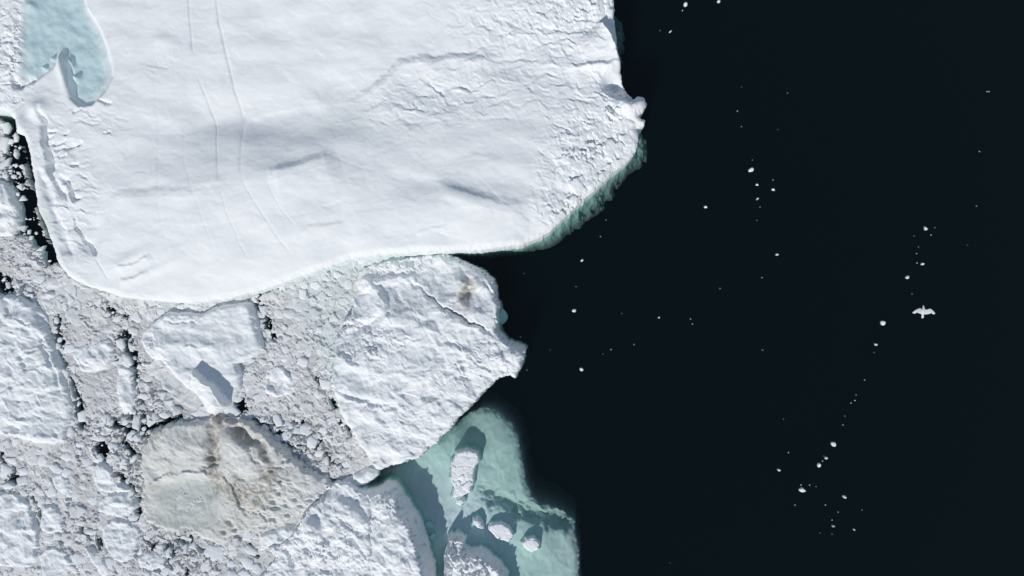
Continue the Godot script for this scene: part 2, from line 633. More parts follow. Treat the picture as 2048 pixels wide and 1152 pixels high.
	var rough := mask_of(f, 0.0, [[850, 200, 130, 56, -12, 0.75], [960, 190, 110, 60, 0, 0.5], [1010, 60, 110, 70, 15, 0.9], [1160, 60, 90, 90, 0, 0.9], [1170, 220, 100, 90, 0, 0.7], [1100, 350, 40, 90, 20, 0.7], [200, 240, 60, 40, 20, 0.55], [110, 330, 50, 120, -16, 0.7], [170, 380, 40, 60, 0, 0.5],
		[320, 140, 40, 24, 0, 0.4], [15, 90, 40, 120, 0, 0.9], [130, 470, 40, 80, -20, 0.5]])
	f.h = add_noise(f, f.h, bump_noise, 0.5, rough, 0.42, 0.9, 14.0, 6.0, false, 10.0)
	f.h = add_noise(f, f.h, bump_noise, 0.05, rough, 1.3, 2.4, 8.0, 8.0, true)
	f.h = add_noise(f, f.h, fine_noise, 0.04, rough, 0.8, 1.2, 4.0)
	var broken := mask_of(f, 0.0, [[1190, 300, 70, 70, 30, 0.9], [1240, 200, 50, 60, 0, 0.7], [1130, 400, 40, 50, 30, 0.8], [1200, 30, 60, 80, 0, 0.55], [1080, 40, 80, 60, 0, 0.3], [12, 100, 30, 110, 0, 0.9], [1220, 110, 30, 50, 0, -0.6], [1170, 110, 30, 24, 0, -0.5]])
	f.h = add_blocks(f, f.h, 36.0, 0.85, 0.22, broken, 0.4, 0.45)
	f.h = add_blocks(f, f.h, 17.0, 0.2, 0.35, broken, 0.5, 0.45)
	# the meltwater basin
	var pond := pts([46, -160, 40, 30, 36, 60, 41, 108, 34, 148, 62, 156, 78, 143, 96, 130, 106, 116, 118, 94, 126, 112, 132, 152, 140, 192, 156, 206, 180, 205, 206, 180, 222, 152, 219, 122, 205, 82, 186, 46, 166, 18, 152, -40, 150, -160])
	var ps := signed_distance(pond, f.u0, f.v0, f.st, f.nx, f.ny, 40.0)
	for i in f.h.size():
		if ps[i] > -9.0:
			var t := clampf((ps[i] + 9.0) / 14.0, 0.0, 1.0)
			var u := f.u0 + (i % f.nx) * f.st
			var soft := clampf((u - 150.0) / 60.0, 0.0, 1.0)
			t = lerpf(t * t * (3.0 - 2.0 * t), clampf((ps[i] + 9.0) / 34.0, 0.0, 1.0), soft * 0.7)
			var bedh := 4.75 + 0.25 * bump_noise.get_noise_2d(u * 0.6, i / f.nx * 1.2) + 0.5 * wide_noise.get_noise_2d(u * 2.0, i / f.nx * 4.0)
			f.h[i] = lerpf(f.h[i], bedh, t)
	for e in [[134, 120, 4, 11, -12, 1.5], [145, 152, 7, 7, 0, 1.5], [96, 113, 4, 3, 0, 1.2], [80, 132, 6, 4, 20, 1.1], [52, 8, 12, 10, 0, 0.7], [118, 130, 8, 40, -8, 0.9]]:
		f.h = ellipse(f, f.h, e)
	f.h = stroke(f, f.h, [10, 158, 30, 168, 44, 156, 62, 156], "groove", 5.0, -1.4)
	f.h = stroke(f, f.h, [118, 92, 128, 120, 136, 160, 144, 196], "groove", 4.0, -0.6)
	shore(f, 14.0, 0.84, 2.2, 1.3, [[1210, 390, 90, 34, -42, 9.0], [1140, 440, 50, 20, -40, 6.0], [1258, 30, 22, 56, 0, 16.0], [1268, 160, 14, 16, 0, 12.0], [1308, 275, 22, 26, 0, 20.0], [1110, 462, 26, 14, -40, 8.0]])
	for i in f.h.size():  # ragged ice just under the water line
		if f.h[i] < 0.0 and f.h[i] > -12.0:
			var u := f.u0 + (i % f.nx) * f.st
			var v := f.v0 + (i / f.nx) * f.st
			f.h[i] += (bump_noise.get_noise_2d(u, v) * 0.5 + fine_noise.get_noise_2d(u, v) * 0.1) * clampf(-f.h[i] * 0.4, 0.0, 1.0)
	paint(f, SNOW, 0.035)
	var blue := filled(f, 0.0)
	for i in ps.size(): blue[i] = clampf((ps[i] + 3.0) / lerpf(14.0, 38.0, clampf((f.u0 + (i % f.nx) * f.st - 140.0) / 50.0, 0.0, 1.0)), 0.0, 0.95)
	tint(f, blue, Color(0.60, 0.745, 0.775))
	tint(f, mask_of(f, 0.0, [[84, 446, 8, 30, -20, 0.6], [76, 425, 7, 14, -20, 0.3], [690, 235, 40, 18, 0, 0.2]]), Color(0.55, 0.66, 0.60))
	var furrow_shade := filled(f, 0.0)  # shade inside the narrow furrows, painted on as a darker blue-grey
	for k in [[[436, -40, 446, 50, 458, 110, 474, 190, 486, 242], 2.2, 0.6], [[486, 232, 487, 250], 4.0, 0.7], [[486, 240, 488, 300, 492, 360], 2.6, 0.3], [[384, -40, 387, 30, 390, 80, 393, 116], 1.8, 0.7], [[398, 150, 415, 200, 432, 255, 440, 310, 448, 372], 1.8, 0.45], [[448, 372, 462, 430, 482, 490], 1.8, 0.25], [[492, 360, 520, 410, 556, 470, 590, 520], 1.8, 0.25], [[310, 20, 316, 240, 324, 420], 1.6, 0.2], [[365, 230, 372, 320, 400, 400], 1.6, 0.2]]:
		furrow_shade = stroke(f, furrow_shade, k[0], "groove", k[1], k[2] * 0.5, 60.0, 0.6)
	tint(f, furrow_shade, Color(0.50, 0.57, 0.64))
	sea_colour(f)
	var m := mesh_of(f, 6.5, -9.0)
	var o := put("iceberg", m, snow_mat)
	tag(o, "largest iceberg, broad white tabular top with a turquoise meltwater pond", "iceberg")
	# the pond's water
	var st := SurfaceTool.new()
	st.begin(Mesh.PRIMITIVE_TRIANGLES)
	var wide: PackedVector2Array = Geometry2D.offset_polygon(pond, 5.0)[0]
	var tri := Geometry2D.triangulate_polygon(wide)
	st.set_normal(Vector3.UP)
	for i in range(0, tri.size(), 3):
		var a := mu(wide[tri[i]].x, wide[tri[i]].y, 5.62, 6.5)
		var b := mu(wide[tri[i + 1]].x, wide[tri[i + 1]].y, 5.62, 6.5)
		var c := mu(wide[tri[i + 2]].x, wide[tri[i + 2]].y, 5.62, 6.5)
		if (b - a).cross(c - a).y > 0.0:
			var sw := b
			b = c
			c = sw
		for q in [a, b, c]: st.add_vertex(q)
	var pw := StandardMaterial3D.new()
	pw.transparency = BaseMaterial3D.TRANSPARENCY_ALPHA
	pw.albedo_color = Color(Color(0.52, 0.68, 0.72).linear_to_srgb(), 0.2)
	pw.roughness = 0.3
	var po := put("melt_pond", st.commit(), pw, o)
	tag(po, "turquoise meltwater pond in a basin of the white ice", "")


func build_split_berg() -> void:
	var ol := pts([700, 600, 706, 580, 704, 560, 712, 542, 732, 530, 780, 520, 835, 512, 884, 505, 906, 514, 930, 525, 950, 535, 966, 540, 985, 560, 990, 576, 994, 600, 998, 613, 993, 640, 996, 660, 1006, 676, 1016, 686, 1036, 691, 1053, 700,
		1050, 716, 1045, 736, 1030, 757, 1020, 751, 1001, 757, 985, 768, 965, 790, 940, 815, 915, 840, 896, 865, 875, 885, 851, 904, 840, 917, 800, 931, 755, 943, 740, 930, 715, 890, 690, 850, 672, 812, 661, 780, 656, 745, 667, 712, 660, 690, 668, 674, 688, 652, 676, 648, 698, 626])
	solid.append(ol)
	var f := start(ol, 1.6, 40.0, 42.0, 0.5)
	var rows := [
		[0.9, 1.0, 1.2, 1.8, 2.6, 3.2],
		[1.6, 2.0, 2.5, 3.4, 4.4, 3.8],
		[2.8, 3.8, 5.2, 5.3, 5.4, 4.6],
		[3.6, 4.9, 5.6, 5.6, 5.5, 5.0],
		[4.2, 5.0, 5.7, 5.6, 5.2, 4.8],
		[4.2, 4.6, 5.3, 5.4, 5.0, 4.8],
		[4.0, 4.4, 4.9, 4.8, 4.6, 4.6],
		[4.0, 4.0, 4.2, 4.2, 4.2, 4.2]]
	f.h = table(rows, f, 660.0, 1040.0, 510.0, 940.0)
	for e in [[716, 622, 16, 18, 20, -0.4], [700, 720, 26, 20, 0, 0.8], [690, 760, 26, 30, 0, 0.7], [715, 660, 30, 10, -25, -0.9], [938, 590, 10, 34, 0, -1.1], [960, 572, 26, 16, 20, 0.9], [915, 565, 22, 14, 20, 0.6],
		[945, 625, 28, 16, 20, 0.5], [1020, 720, 22, 18, 0, 0.6], [1000, 700, 18, 8, 10, -0.8], [735, 790, 60, 12, 14, 0.6], [730, 812, 50, 12, 16, -0.5], [688, 820, 14, 16, 0, 0.9], [925, 745, 5, 16, -25, 0.7], [740, 880, 30, 30, 0, 0.5]]:
		f.h = ellipse(f, f.h, e)
	for k in [[[836, 548, 800, 552, 760, 556, 738, 560, 716, 553], 3.0, 1.0, 22.0], [[800, 822, 760, 812, 735, 806, 700, 796, 668, 778], 4.0, 1.0, 30.0], [[765, 622, 740, 640, 700, 655], 4.0, -1.0, 26.0], [[1050, 700, 1016, 700, 990, 690, 950, 690], 5.0, 0.8, 18.0], [[776, 622, 768, 600, 756, 580, 738, 566, 716, 580], 5.0, 1.2, 34.0]]:
		f.h = stroke(f, f.h, k[0], "step", k[1], k[2], k[3], 3.0)
	for k in [[[812, 560, 838, 578, 868, 598, 884, 616, 902, 622, 930, 640, 952, 650, 976, 664, 994, 668], 3.0, -0.9], [[880, 612, 902, 622, 930, 640, 952, 650, 976, 664], 2.6, -0.9], [[911, 722, 920, 742, 934, 760], 2.5, -0.8], [[938, 550, 940, 570, 934, 590, 930, 606], 7.0, -0.6], [[895, 675, 908, 690, 930, 700], 2.0, -0.5], [[690, 652, 706, 648, 730, 640], 4.0, -0.9], [[968, 560, 976, 575, 990, 590], 3.0, -0.4]]:
		f.h = stroke(f, f.h, k[0], "groove", k[1], k[2], 60.0, 4.0)
	var all := filled(f, 1.0)
	var lumpy := mask_of(f, 0.45, [[740, 690, 60, 50, 0, 0.7], [960, 730, 80, 40, 0, 0.7], [830, 820, 90, 60, -30, 0.6], [800, 700, 80, 40, 0, -0.1], [740, 600, 34, 36, 30, -0.5], [720, 770, 50, 30, 0, -0.4]])
	f.h = add_noise(f, f.h, wide_noise, 0.8, all, 2.4, 2.8, 12.0)
	f.h = add_noise(f, f.h, bump_noise, 0.33, lumpy, 0.5, 1.0, 12.0, 10.0, false, 9.0)
	f.h = add_noise(f, f.h, bump_noise, 0.07, lumpy, 1.5, 2.6, 8.0, 12.0, true)
	f.h = add_noise(f, f.h, fine_noise, 0.03, lumpy, 0.9, 1.3, 4.0)
	f.h = add_blocks(f, f.h, 21.0, 0.55, 0.3, mask_of(f, 0.15, [[740, 690, 60, 40, 0, 0.4], [990, 730, 60, 40, 0, 0.4], [790, 530, 70, 14, -8, 0.8]]), 0.4, 0.6)
	shore(f, 10.0, 0.75, 2.5, 1.6, [[1004, 650, 12, 20, 0, 12.0], [1020, 632, 18, 16, 0, 60.0]])
	craggy(f)
	paint(f, SNOW, 0.04)
	var low := filled(f, 0.0)
	low = stroke(f, low, [936, 550, 940, 575, 930, 600, 936, 625], "groove", 12.0, 0.6)
	low = ellipse(f, low, [924, 588, 15, 26, 10, 0.6])
	for i in low.size():
		if low[i] > 0.01: low[i] *= clampf(1.0 + 1.6 * bump_noise.get_noise_2d((f.u0 + (i % f.nx) * f.st) * 1.6, (f.v0 + (i / f.nx) * f.st) * 1.6), 0.1, 1.6)
	tint(f, low, Color(0.50, 0.47, 0.42))
	tint(f, mask_of(f, 0.0, [[905, 522, 30, 8, 24, 0.7], [876, 508, 20, 6, 10, 0.4], [665, 735, 12, 40, 0, 0.5], [690, 620, 16, 24, 0, 0.35], [668, 700, 10, 20, 0, 0.4]]), Color(0.55, 0.66, 0.66))
	sea_colour(f)
	var o := put("iceberg", mesh_of(f, 4.5, -2.0), rough_mat)
	tag(o, "lumpy white iceberg beside open water with a long crack and a brown stain", "iceberg")


func build_square_floe() -> void:
	var ol := pts([283, 664, 300, 646, 330, 626, 362, 626, 396, 630, 420, 618, 450, 611, 488, 605, 498, 609, 508, 636, 518, 680, 522, 700, 500, 716, 470, 728, 478, 750, 476, 780, 466, 800, 448, 818, 426, 832, 414, 824, 402, 804, 396, 788, 372, 777, 356, 762, 336, 738, 320, 722, 300, 716, 288, 702, 278, 684])
	solid.append(ol)
	var f := start(ol, 1.6, 30.0, 32.0, 0.35)
	f.h = table([[1.7, 1.8, 2.0, 2.0, 1.4], [1.8, 1.7, 2.0, 2.0, 1.4], [2.1, 2.3, 2.4, 2.1, 1.3], [2.0, 2.2, 2.0, 2.0, 1.7], [2.0, 2.3, 1.7, 1.6, 1.4], [2.0, 2.2, 1.6, 1.4, 1.4]], f, 285.0, 520.0, 610.0, 820.0)
	for e in [[318, 656, 20, 8, 20, -0.35], [335, 690, 40, 10, 0, 0.4], [400, 690, 46, 8, 4, 0.35], [470, 670, 22, 18, 0, -0.3], [500, 650, 8, 40, -12, 0.3], [330, 640, 34, 10, -10, 0.25], [365, 745, 34, 16, 38, 0.9], [420, 795, 22, 34, -36, 0.9], [440, 812, 12, 14, -40, 0.7]]:
		f.h = ellipse(f, f.h, e, 1.0 if e[5] > 2.0 else 0.0)
	for k in [[[462, 822, 456, 804, 440, 782, 420, 762, 396, 744, 384, 742], 2.2, 2.7, 46.0], [[440, 690, 400, 694, 366, 690], 3.0, 0.4, 22.0], [[340, 698, 310, 694, 280, 690], 3.0, 0.3, 14.0]]:
		f.h = stroke(f, f.h, k[0], "step", k[1], k[2], k[3])
	for k in [[[326, 640, 350, 646, 376, 645, 396, 646], 2.0, -0.3], [[496, 612, 506, 650, 516, 690], 2.0, -0.15], [[300, 668, 306, 690, 322, 708], 2.0, -0.15]]:
		f.h = stroke(f, f.h, k[0], "groove", k[1], k[2])
	var all := filled(f, 1.0)
	f.h = add_noise(f, f.h, wide_noise, 0.35, all, 4.0, 5.0, 8.0)
	f.h = add_noise(f, f.h, bump_noise, 0.06, all, 0.8, 1.2, 6.0)
	f.h = add_noise(f, f.h, bump_noise, 0.5, mask_of(f, 0.0, [[370, 630, 50, 14, 0, 0.8], [300, 680, 16, 30, 0, 0.6], [330, 725, 30, 16, 40, 0.5]]), 1.2, 1.8, 6.0)
	shore(f, 9.0, 0.6, 2.5, 0.8, [[512, 640, 10, 40, -12, 4.0]])
	paint(f, SNOW, 0.035)
	tint(f, mask_of(f, 0.0, [[470, 735, 30, 12, -10, 0.3], [500, 690, 14, 20, 0, 0.3]]), Color(0.62, 0.70, 0.71))
	sea_colour(f)
	tag(put("ice_floe", mesh_of(f, 2.0, -1.2), snow_mat), "smooth square white floe with a tall rounded dome at its lower corner", "ice floe")


func build_soiled_floe() -> void:
	var ol := pts([276, 906, 283, 886, 300, 866, 330, 851, 356, 846, 400, 841, 418, 833, 440, 838, 470, 842, 500, 846, 526, 863, 550, 886, 580, 914, 600, 930, 622, 945, 650, 955, 662, 970, 650, 986, 630, 1006, 600, 1030, 560, 1048, 520, 1058, 480, 1068, 440, 1085, 415, 1087, 400, 1080,
		386, 1070, 374, 1062, 346, 1068, 328, 1063, 310, 1055, 290, 1050, 281, 1030, 278, 1000, 279, 970, 282, 955, 276, 935])
	solid.append(ol)
	var f := start(ol, 1.6, 24.0, 26.0, 0.9)
	f.h = table([[1.2, 1.6, 1.8, 2.2, 1.6, 1.4, 1.2], [1.4, 2.2, 2.2, 2.3, 2.6, 2.0, 1.4], [1.5, 2.2, 2.0, 2.2, 2.6, 2.2, 1.6], [1.5, 1.3, 1.3, 2.1, 2.4, 2.2, 1.8], [1.6, 1.2, 1.2, 2.0, 2.2, 2.0, 1.8], [1.4, 1.3, 1.3, 1.8, 1.8, 1.7, 1.5]], f, 280.0, 660.0, 845.0, 1080.0)
	for e in [[350, 890, 46, 30, -10, 0.5], [425, 885, 12, 40, -4, -0.7], [423, 918, 9, 7, 0, -0.6], [484, 866, 26, 10, 34, -1.3], [470, 885, 30, 20, 30, 0.7], [500, 925, 40, 20, 10, 0.5], [425, 978, 14, 16, 0, -0.5], [374, 1008, 60, 50, 0, -1.1], [560, 960, 40, 20, 20, 0.2],
		[640, 955, 14, 8, 30, -0.4], [360, 1028, 26, 12, -25, -0.3], [330, 985, 16, 10, 30, -0.2], [300, 960, 16, 20, 0, 0.3]]:
		f.h = ellipse(f, f.h, e)
	for k in [[[414, 836, 428, 870, 432, 900, 424, 920, 436, 945], 8.0, -0.7], [[455, 842, 478, 866, 500, 880, 520, 884, 534, 902, 545, 930], 10.0, -0.8], [[436, 945, 455, 960, 470, 985, 480, 1010, 500, 1028], 3.0, -0.4], [[290, 980, 312, 962, 350, 950, 400, 946, 430, 950], 4.0, 0.5],
		[[500, 1028, 520, 1022, 530, 1034, 540, 1052], 2.5, -0.45], [[480, 860, 500, 900, 512, 920, 536, 935], 3.0, -0.3], [[400, 935, 420, 928, 440, 930], 3.0, -0.4], [[536, 938, 560, 930, 590, 934], 2.5, -0.3]]:
		f.h = stroke(f, f.h, k[0], "ridge" if k[2] > 0.0 else "groove", k[1], k[2], 60.0, 4.0)
	for q in [[562, 961, 5, 2.4, 0], [545, 940, 4, 2, 0], [560, 985, 4, 3, 20], [547, 1002, 6, 3, 20], [553, 1015, 8, 2.5, 8], [546, 1038, 9, 3.5, 0], [576, 1030, 5, 2.5, 20], [510, 1056, 5, 3, 0], [458, 1046, 9, 4, 30], [446, 1066, 6, 4, 30], [590, 998, 5, 2, 15], [600, 1012, 6, 2, 15], [570, 1010, 5, 2, 10], [484, 862, 6, 4, 20], [620, 1000, 6, 2, 0], [470, 1060, 5, 3, 0], [568, 922, 3, 3, 0]]:
		f.h = ellipse(f, f.h, [q[0], q[1], q[2], q[3], q[4], -0.75])
	var all := filled(f, 1.0)
	var crease := mask_of(f, 0.25, [[500, 980, 70, 60, 20, 0.8], [580, 990, 70, 40, -20, 0.7], [340, 890, 60, 40, 0, 0.4], [372, 1008, 50, 46, 0, -0.6]])
	f.h = add_noise(f, f.h, wide_noise, 0.35, all, 4.0, 4.0, 8.0)
	f.h = add_noise(f, f.h, bump_noise, 0.3, crease, 0.8, 1.4, 10.0, 30.0)
	f.h = add_noise(f, f.h, bump_noise, 0.12, crease, 2.0, 3.0, 8.0, -30.0, true)
	f.h = add_noise(f, f.h, fine_noise, 0.04, crease, 1.0, 1.2, 4.0)
	var basin := mask_of(f, 0.0, [[374, 1008, 66, 54, 0, 1.2], [425, 975, 16, 14, 0, 0.5], [330, 1040, 20, 14, 0, 0.3]])
	for i in basin.size():
		if basin[i] > 0.3:
			var dip := 0.6 + 0.3 * wide_noise.get_noise_2d((i % f.nx) * 9.0, (i / f.nx) * 9.0)
			f.h[i] = lerpf(f.h[i], dip, clampf((basin[i] - 0.3) * 1.6, 0.0, 1.0))
	shore(f, 9.0, 0.45, 2.5, 1.0)
	paint(f, Color(0.70, 0.70, 0.675), 0.08)
	# silt carried on the ice
	var silt := filled(f, 0.0)
	for k in [[[420, 838, 430, 880, 428, 920, 440, 960, 470, 990], 16.0, 0.5], [[440, 840, 480, 866, 520, 888, 546, 940], 14.0, 0.55], [[424, 900, 422, 925], 7.0, 0.5], [[425, 960, 424, 990], 12.0, 0.55], [[480, 985, 520, 990, 540, 960], 26.0, 0.5], [[470, 860, 496, 878], 9.0, 0.5], [[290, 900, 300, 880, 330, 860], 8.0, 0.25], [[285, 985, 300, 975], 9.0, 0.4], [[440, 1060, 480, 1050], 16.0, 0.25]]:
		silt = stroke(f, silt, k[0], "lead", k[1], k[2], 60.0, 8.0)
	for i in silt.size():
		var u := f.u0 + (i % f.nx) * f.st
		var v := f.v0 + (i / f.nx) * f.st
		silt[i] = clampf((silt[i] + 0.16 * clampf(tint_noise.get_noise_2d(u * 2.0 + 50.0, v * 2.0) + 0.2, 0.0, 1.0)) * (1.0 + 1.7 * bump_noise.get_noise_2d(u * 1.3, v * 1.3) + 0.8 * fine_noise.get_noise_2d(u * 1.5, v * 1.5)), 0.0, 0.8)
	tint(f, silt, Color(0.33, 0.30, 0.255))
	tint(f, mask_of(f, 0.0, [[380, 1005, 50, 44, 0, 0.45], [350, 1030, 30, 12, -25, 0.5], [330, 985, 20, 10, 30, 0.4]]), Color(0.50, 0.56, 0.53))
	tint(f, mask_of(f, 0.0, [[620, 1000, 50, 30, -30, 0.5], [630, 965, 30, 16, 30, 0.5], [500, 925, 40, 16, 10, 0.4]]), Color(0.74, 0.75, 0.75))
	sea_colour(f)
	var o := put("ice_floe", mesh_of(f, 1.8, -0.6), rough_mat)
	tag(o, "beige silt-stained floe with a grey green pool and brown streaks", "ice floe")
	var pool := PackedVector2Array()
	for i in 28:
		var a := TAU * i / 28.0
		var r := 1.0 + 0.13 * sin(a * 3.0 + 1.0) + 0.08 * sin(a * 5.0)
		pool.append(Vector2(374 + cos(a) * 76.0 * r, 1008 + sin(a) * 62.0 * r))
	var st := SurfaceTool.new()
	st.begin(Mesh.PRIMITIVE_TRIANGLES)
	st.set_normal(Vector3.UP)
	for i in 28:
		for q in [Vector2(374, 1008), pool[i], pool[(i + 1) % 28]]: st.add_vertex(mu(q.x, q.y, 0.92, 1.8))
	var pw := StandardMaterial3D.new()
	pw.transparency = BaseMaterial3D.TRANSPARENCY_ALPHA
	pw.albedo_color = Color(Color(0.50, 0.56, 0.54).linear_to_srgb(), 0.13)
	pw.roughness = 0.3
	tag(put("melt_pool", st.commit(), pw, o), "grey green meltwater pool on the beige floe", "")


func build_lower_bergs() -> void:
	var ol := pts([596, 1040, 630, 1008, 642, 986, 664, 975, 690, 979, 712, 992, 744, 996, 768, 986, 778, 986, 788, 1004, 796, 1020, 818, 1050, 828, 1076, 838, 1106, 850, 1150, 862, 1260, 480, 1260, 500, 1180, 540, 1130, 522, 1112, 560, 1096, 590, 1062])
	solid.append(ol)
	solid.append(pts([770, 960, 900, 1120, 880, 1260, 700, 1260, 700, 1000]))
	var f := start(ol, 1.6, 40.0, 42.0, 0.5)
	f.h = table([[1.4, 1.6, 1.8, 3.4, 4.6], [1.8, 2.6, 3.4, 5.0, 5.6], [1.6, 2.8, 4.2, 5.6, 6.0], [1.4, 2.6, 4.2, 5.8, 6.4], [1.4, 2.6, 4.2, 5.8, 6.4]], f, 560.0, 840.0, 980.0, 1180.0)
	for e in [[690, 1005, 30, 12, 26, -1.0], [700, 1024, 40, 12, 34, 0.8], [760, 1005, 16, 18, 0, 0.9], [768, 1050, 18, 22, 20, -0.9], [745, 1030, 10, 40, 0, -0.4], [617, 1064, 19, 18, 20, 2.0], [790, 1050, 20, 30, -30, 0.8], [800, 1110, 30, 40, 0, 0.5], [700, 1150, 30, 20, 0, -0.6], [620, 1150, 14, 16, 0, -0.7], [645, 995, 10, 6, -30, -0.6]]:
		f.h = ellipse(f, f.h, e, 1.0 if e[5] == 2.0 else 0.0)
	for k in [[[735, 1000, 738, 1040, 740, 1120, 738, 1152], 2.0, -0.6], [[696, 1076, 720, 1100, 732, 1120], 2.0, -0.8], [[675, 1046, 700, 1066], 2.0, -0.5], [[634, 1012, 646, 994, 654, 988], 4.0, -0.8], [[560, 1105, 568, 1130, 574, 1150], 3.0, -0.6]]:
		f.h = stroke(f, f.h, k[0], "groove", k[1], k[2])
	var all := filled(f, 1.0)
	var lumpy := mask_of(f, 0.4, [[640, 1110, 80, 50, 0, 0.7], [770, 1020, 40, 30, 0, 0.4], [617, 1064, 18, 17, 0, -0.6]])
	f.h = add_noise(f, f.h, wide_noise, 0.7, all, 4.0, 4.0, 10.0)
	f.h = add_noise(f, f.h, bump_noise, 0.55, lumpy, 0.55, 0.9, 10.0, 16.0, false, 9.0)
	f.h = add_noise(f, f.h, bump_noise, 0.07, lumpy, 1.6, 2.4, 8.0, 20.0, true)
	f.h = add_noise(f, f.h, fine_noise, 0.04, lumpy)
	f.h = add_blocks(f, f.h, 24.0, 0.6, 0.3, mask_of(f, 0.1, [[640, 1120, 90, 50, 0, 0.6], [770, 1010, 36, 30, 0, 0.6]]), 0.5, 0.6)
	shore(f, 6.0, 0.9, 15.0, 0.5)
	craggy(f)
	paint(f, SNOW, 0.04)
	sea_colour(f)
	tag(put("iceberg", mesh_of(f, 5.0, -6.0), rough_mat), "high rugged iceberg at the lower edge with a shaded cliff above turquoise shallows", "iceberg")

	ol = pts([893, 1128, 899, 1100, 900, 1082, 912, 1078, 924, 1088, 922, 1108, 938, 1116, 958, 1113, 976, 1122, 994, 1140, 1008, 1160, 1020, 1260, 890, 1260])
	solid.append(ol)
	f = start(ol, 1.6, 40.0, 42.0, 0.5)
	f.h = filled(f, 3.6)
	for e in [[910, 1090, 18, 18, 0, -1.8], [950, 1150, 30, 20, 0, 0.8], [985, 1150, 16, 16, 0, -0.5]]: f.h = ellipse(f, f.h, e)
	all = filled(f, 1.0)
	f.h = add_noise(f, f.h, bump_noise, 0.55, all, 0.8, 1.1, 10.0, 20.0)
	f.h = add_noise(f, f.h, bump_noise, 0.08, all, 1.8, 2.4, 8.0, 20.0, true)
	f.h = add_blocks(f, f.h, 17.0, 0.7, 0.3, all, 0.5, 0.6)
	shore(f, 5.0, 0.9, 12.0, 0.5)
	craggy(f)
	paint(f, SNOW, 0.04)
	sea_colour(f)
	tag(put("iceberg", mesh_of(f, 3.4, -6.0), rough_mat), "smaller iceberg rising out of turquoise shallows at the bottom edge", "iceberg")


func build_ledge() -> void:
	# the ice that goes on under the water between the lower icebergs and the deep
	var ol := pts([840, 880, 880, 872, 905, 850, 940, 826, 964, 814, 986, 816, 1010, 834, 1028, 852, 1036, 872, 1044, 905, 1050, 938, 1056, 970, 1066, 994, 1086, 1008, 1116, 1016, 1140, 1034, 1150, 1046, 1152, 1072, 1158, 1100, 1160, 1180, 1165, 1300, 700, 1300, 660, 1000, 720, 960, 790, 920])
	var f := start(ol, 2.0, 44.0, 46.0, 0.5)
	f.h = table([[-4.5, -3.5, -3.0, -2.4, -2.6, -3.0, -4.0], [-5.0, -3.2, -1.9, -2.0, -1.9, -2.4, -4.0], [-5.0, -2.8, -1.6, -1.4, -1.7, -2.0, -3.0], [-3.6, -2.3, -1.5, -1.1, -1.4, -2.0, -3.0], [-2.6, -1.8, -1.2, -1.0, -1.2, -1.5, -2.0], [-2.2, -1.7, -1.3, -1.1, -1.2, -1.3, -1.6], [-2.2, -1.7, -1.3, -1.2, -1.3, -1.3, -1.6]], f, 720.0, 1160.0, 830.0, 1180.0)
	for e in [[940, 855, 22, 34, 0, -1.2], [1000, 900, 30, 60, 0, 0.4], [932, 925, 34, 60, 0, 0.6], [1000, 1055, 34, 26, 0, 0.5], [1062, 1080, 26, 24, 0, 0.6], [880, 900, 40, 30, 0, 0.5], [1110, 1034, 36, 10, 24, -0.5]]: f.h = ellipse(f, f.h, e)
	f.h = stroke(f, f.h, [956, 968, 990, 990, 1030, 1010, 1070, 1026, 1120, 1042, 1160, 1040], "groove", 13.0, -1.5, 60.0, 8.0)
	var all := filled(f, 1.0)
	f.h = add_noise(f, f.h, wide_noise, 0.22, all, 4.0, 3.0, 10.0)
	f.h = add_noise(f, f.h, streak_noise, 0.12, all, 1.6, 0.3, 8.0, 14.0)
	f.h = add_noise(f, f.h, fine_noise, 0.05, all, 0.7, 0.5, 10.0)
	for i in f.h.size():
		var s := f.s[i]
		if s < 18.0:
			f.h[i] -= (18.0 - s) * (18.0 - s) * 0.0025 if s > 0.0 else 0.81 - s * 0.8
	paint(f, Color(0.54, 0.805, 0.745), 0.06)
	tint(f, mask_of(f, 0.0, [[900, 1010, 70, 70, 0, 0.9], [960, 1060, 80, 60, 0, 0.7], [830, 960, 50, 50, 0, 0.4], [1120, 1110, 50, 60, 0, 0.35]]), Color(0.66, 0.83, 0.86))
	var o := put("underwater_ice", mesh_of(f, -2.5, -14.0), wet_mat)
	tag(o, "pale turquoise shelf of ice under the water between the lower icebergs and the deep", "underwater ice")


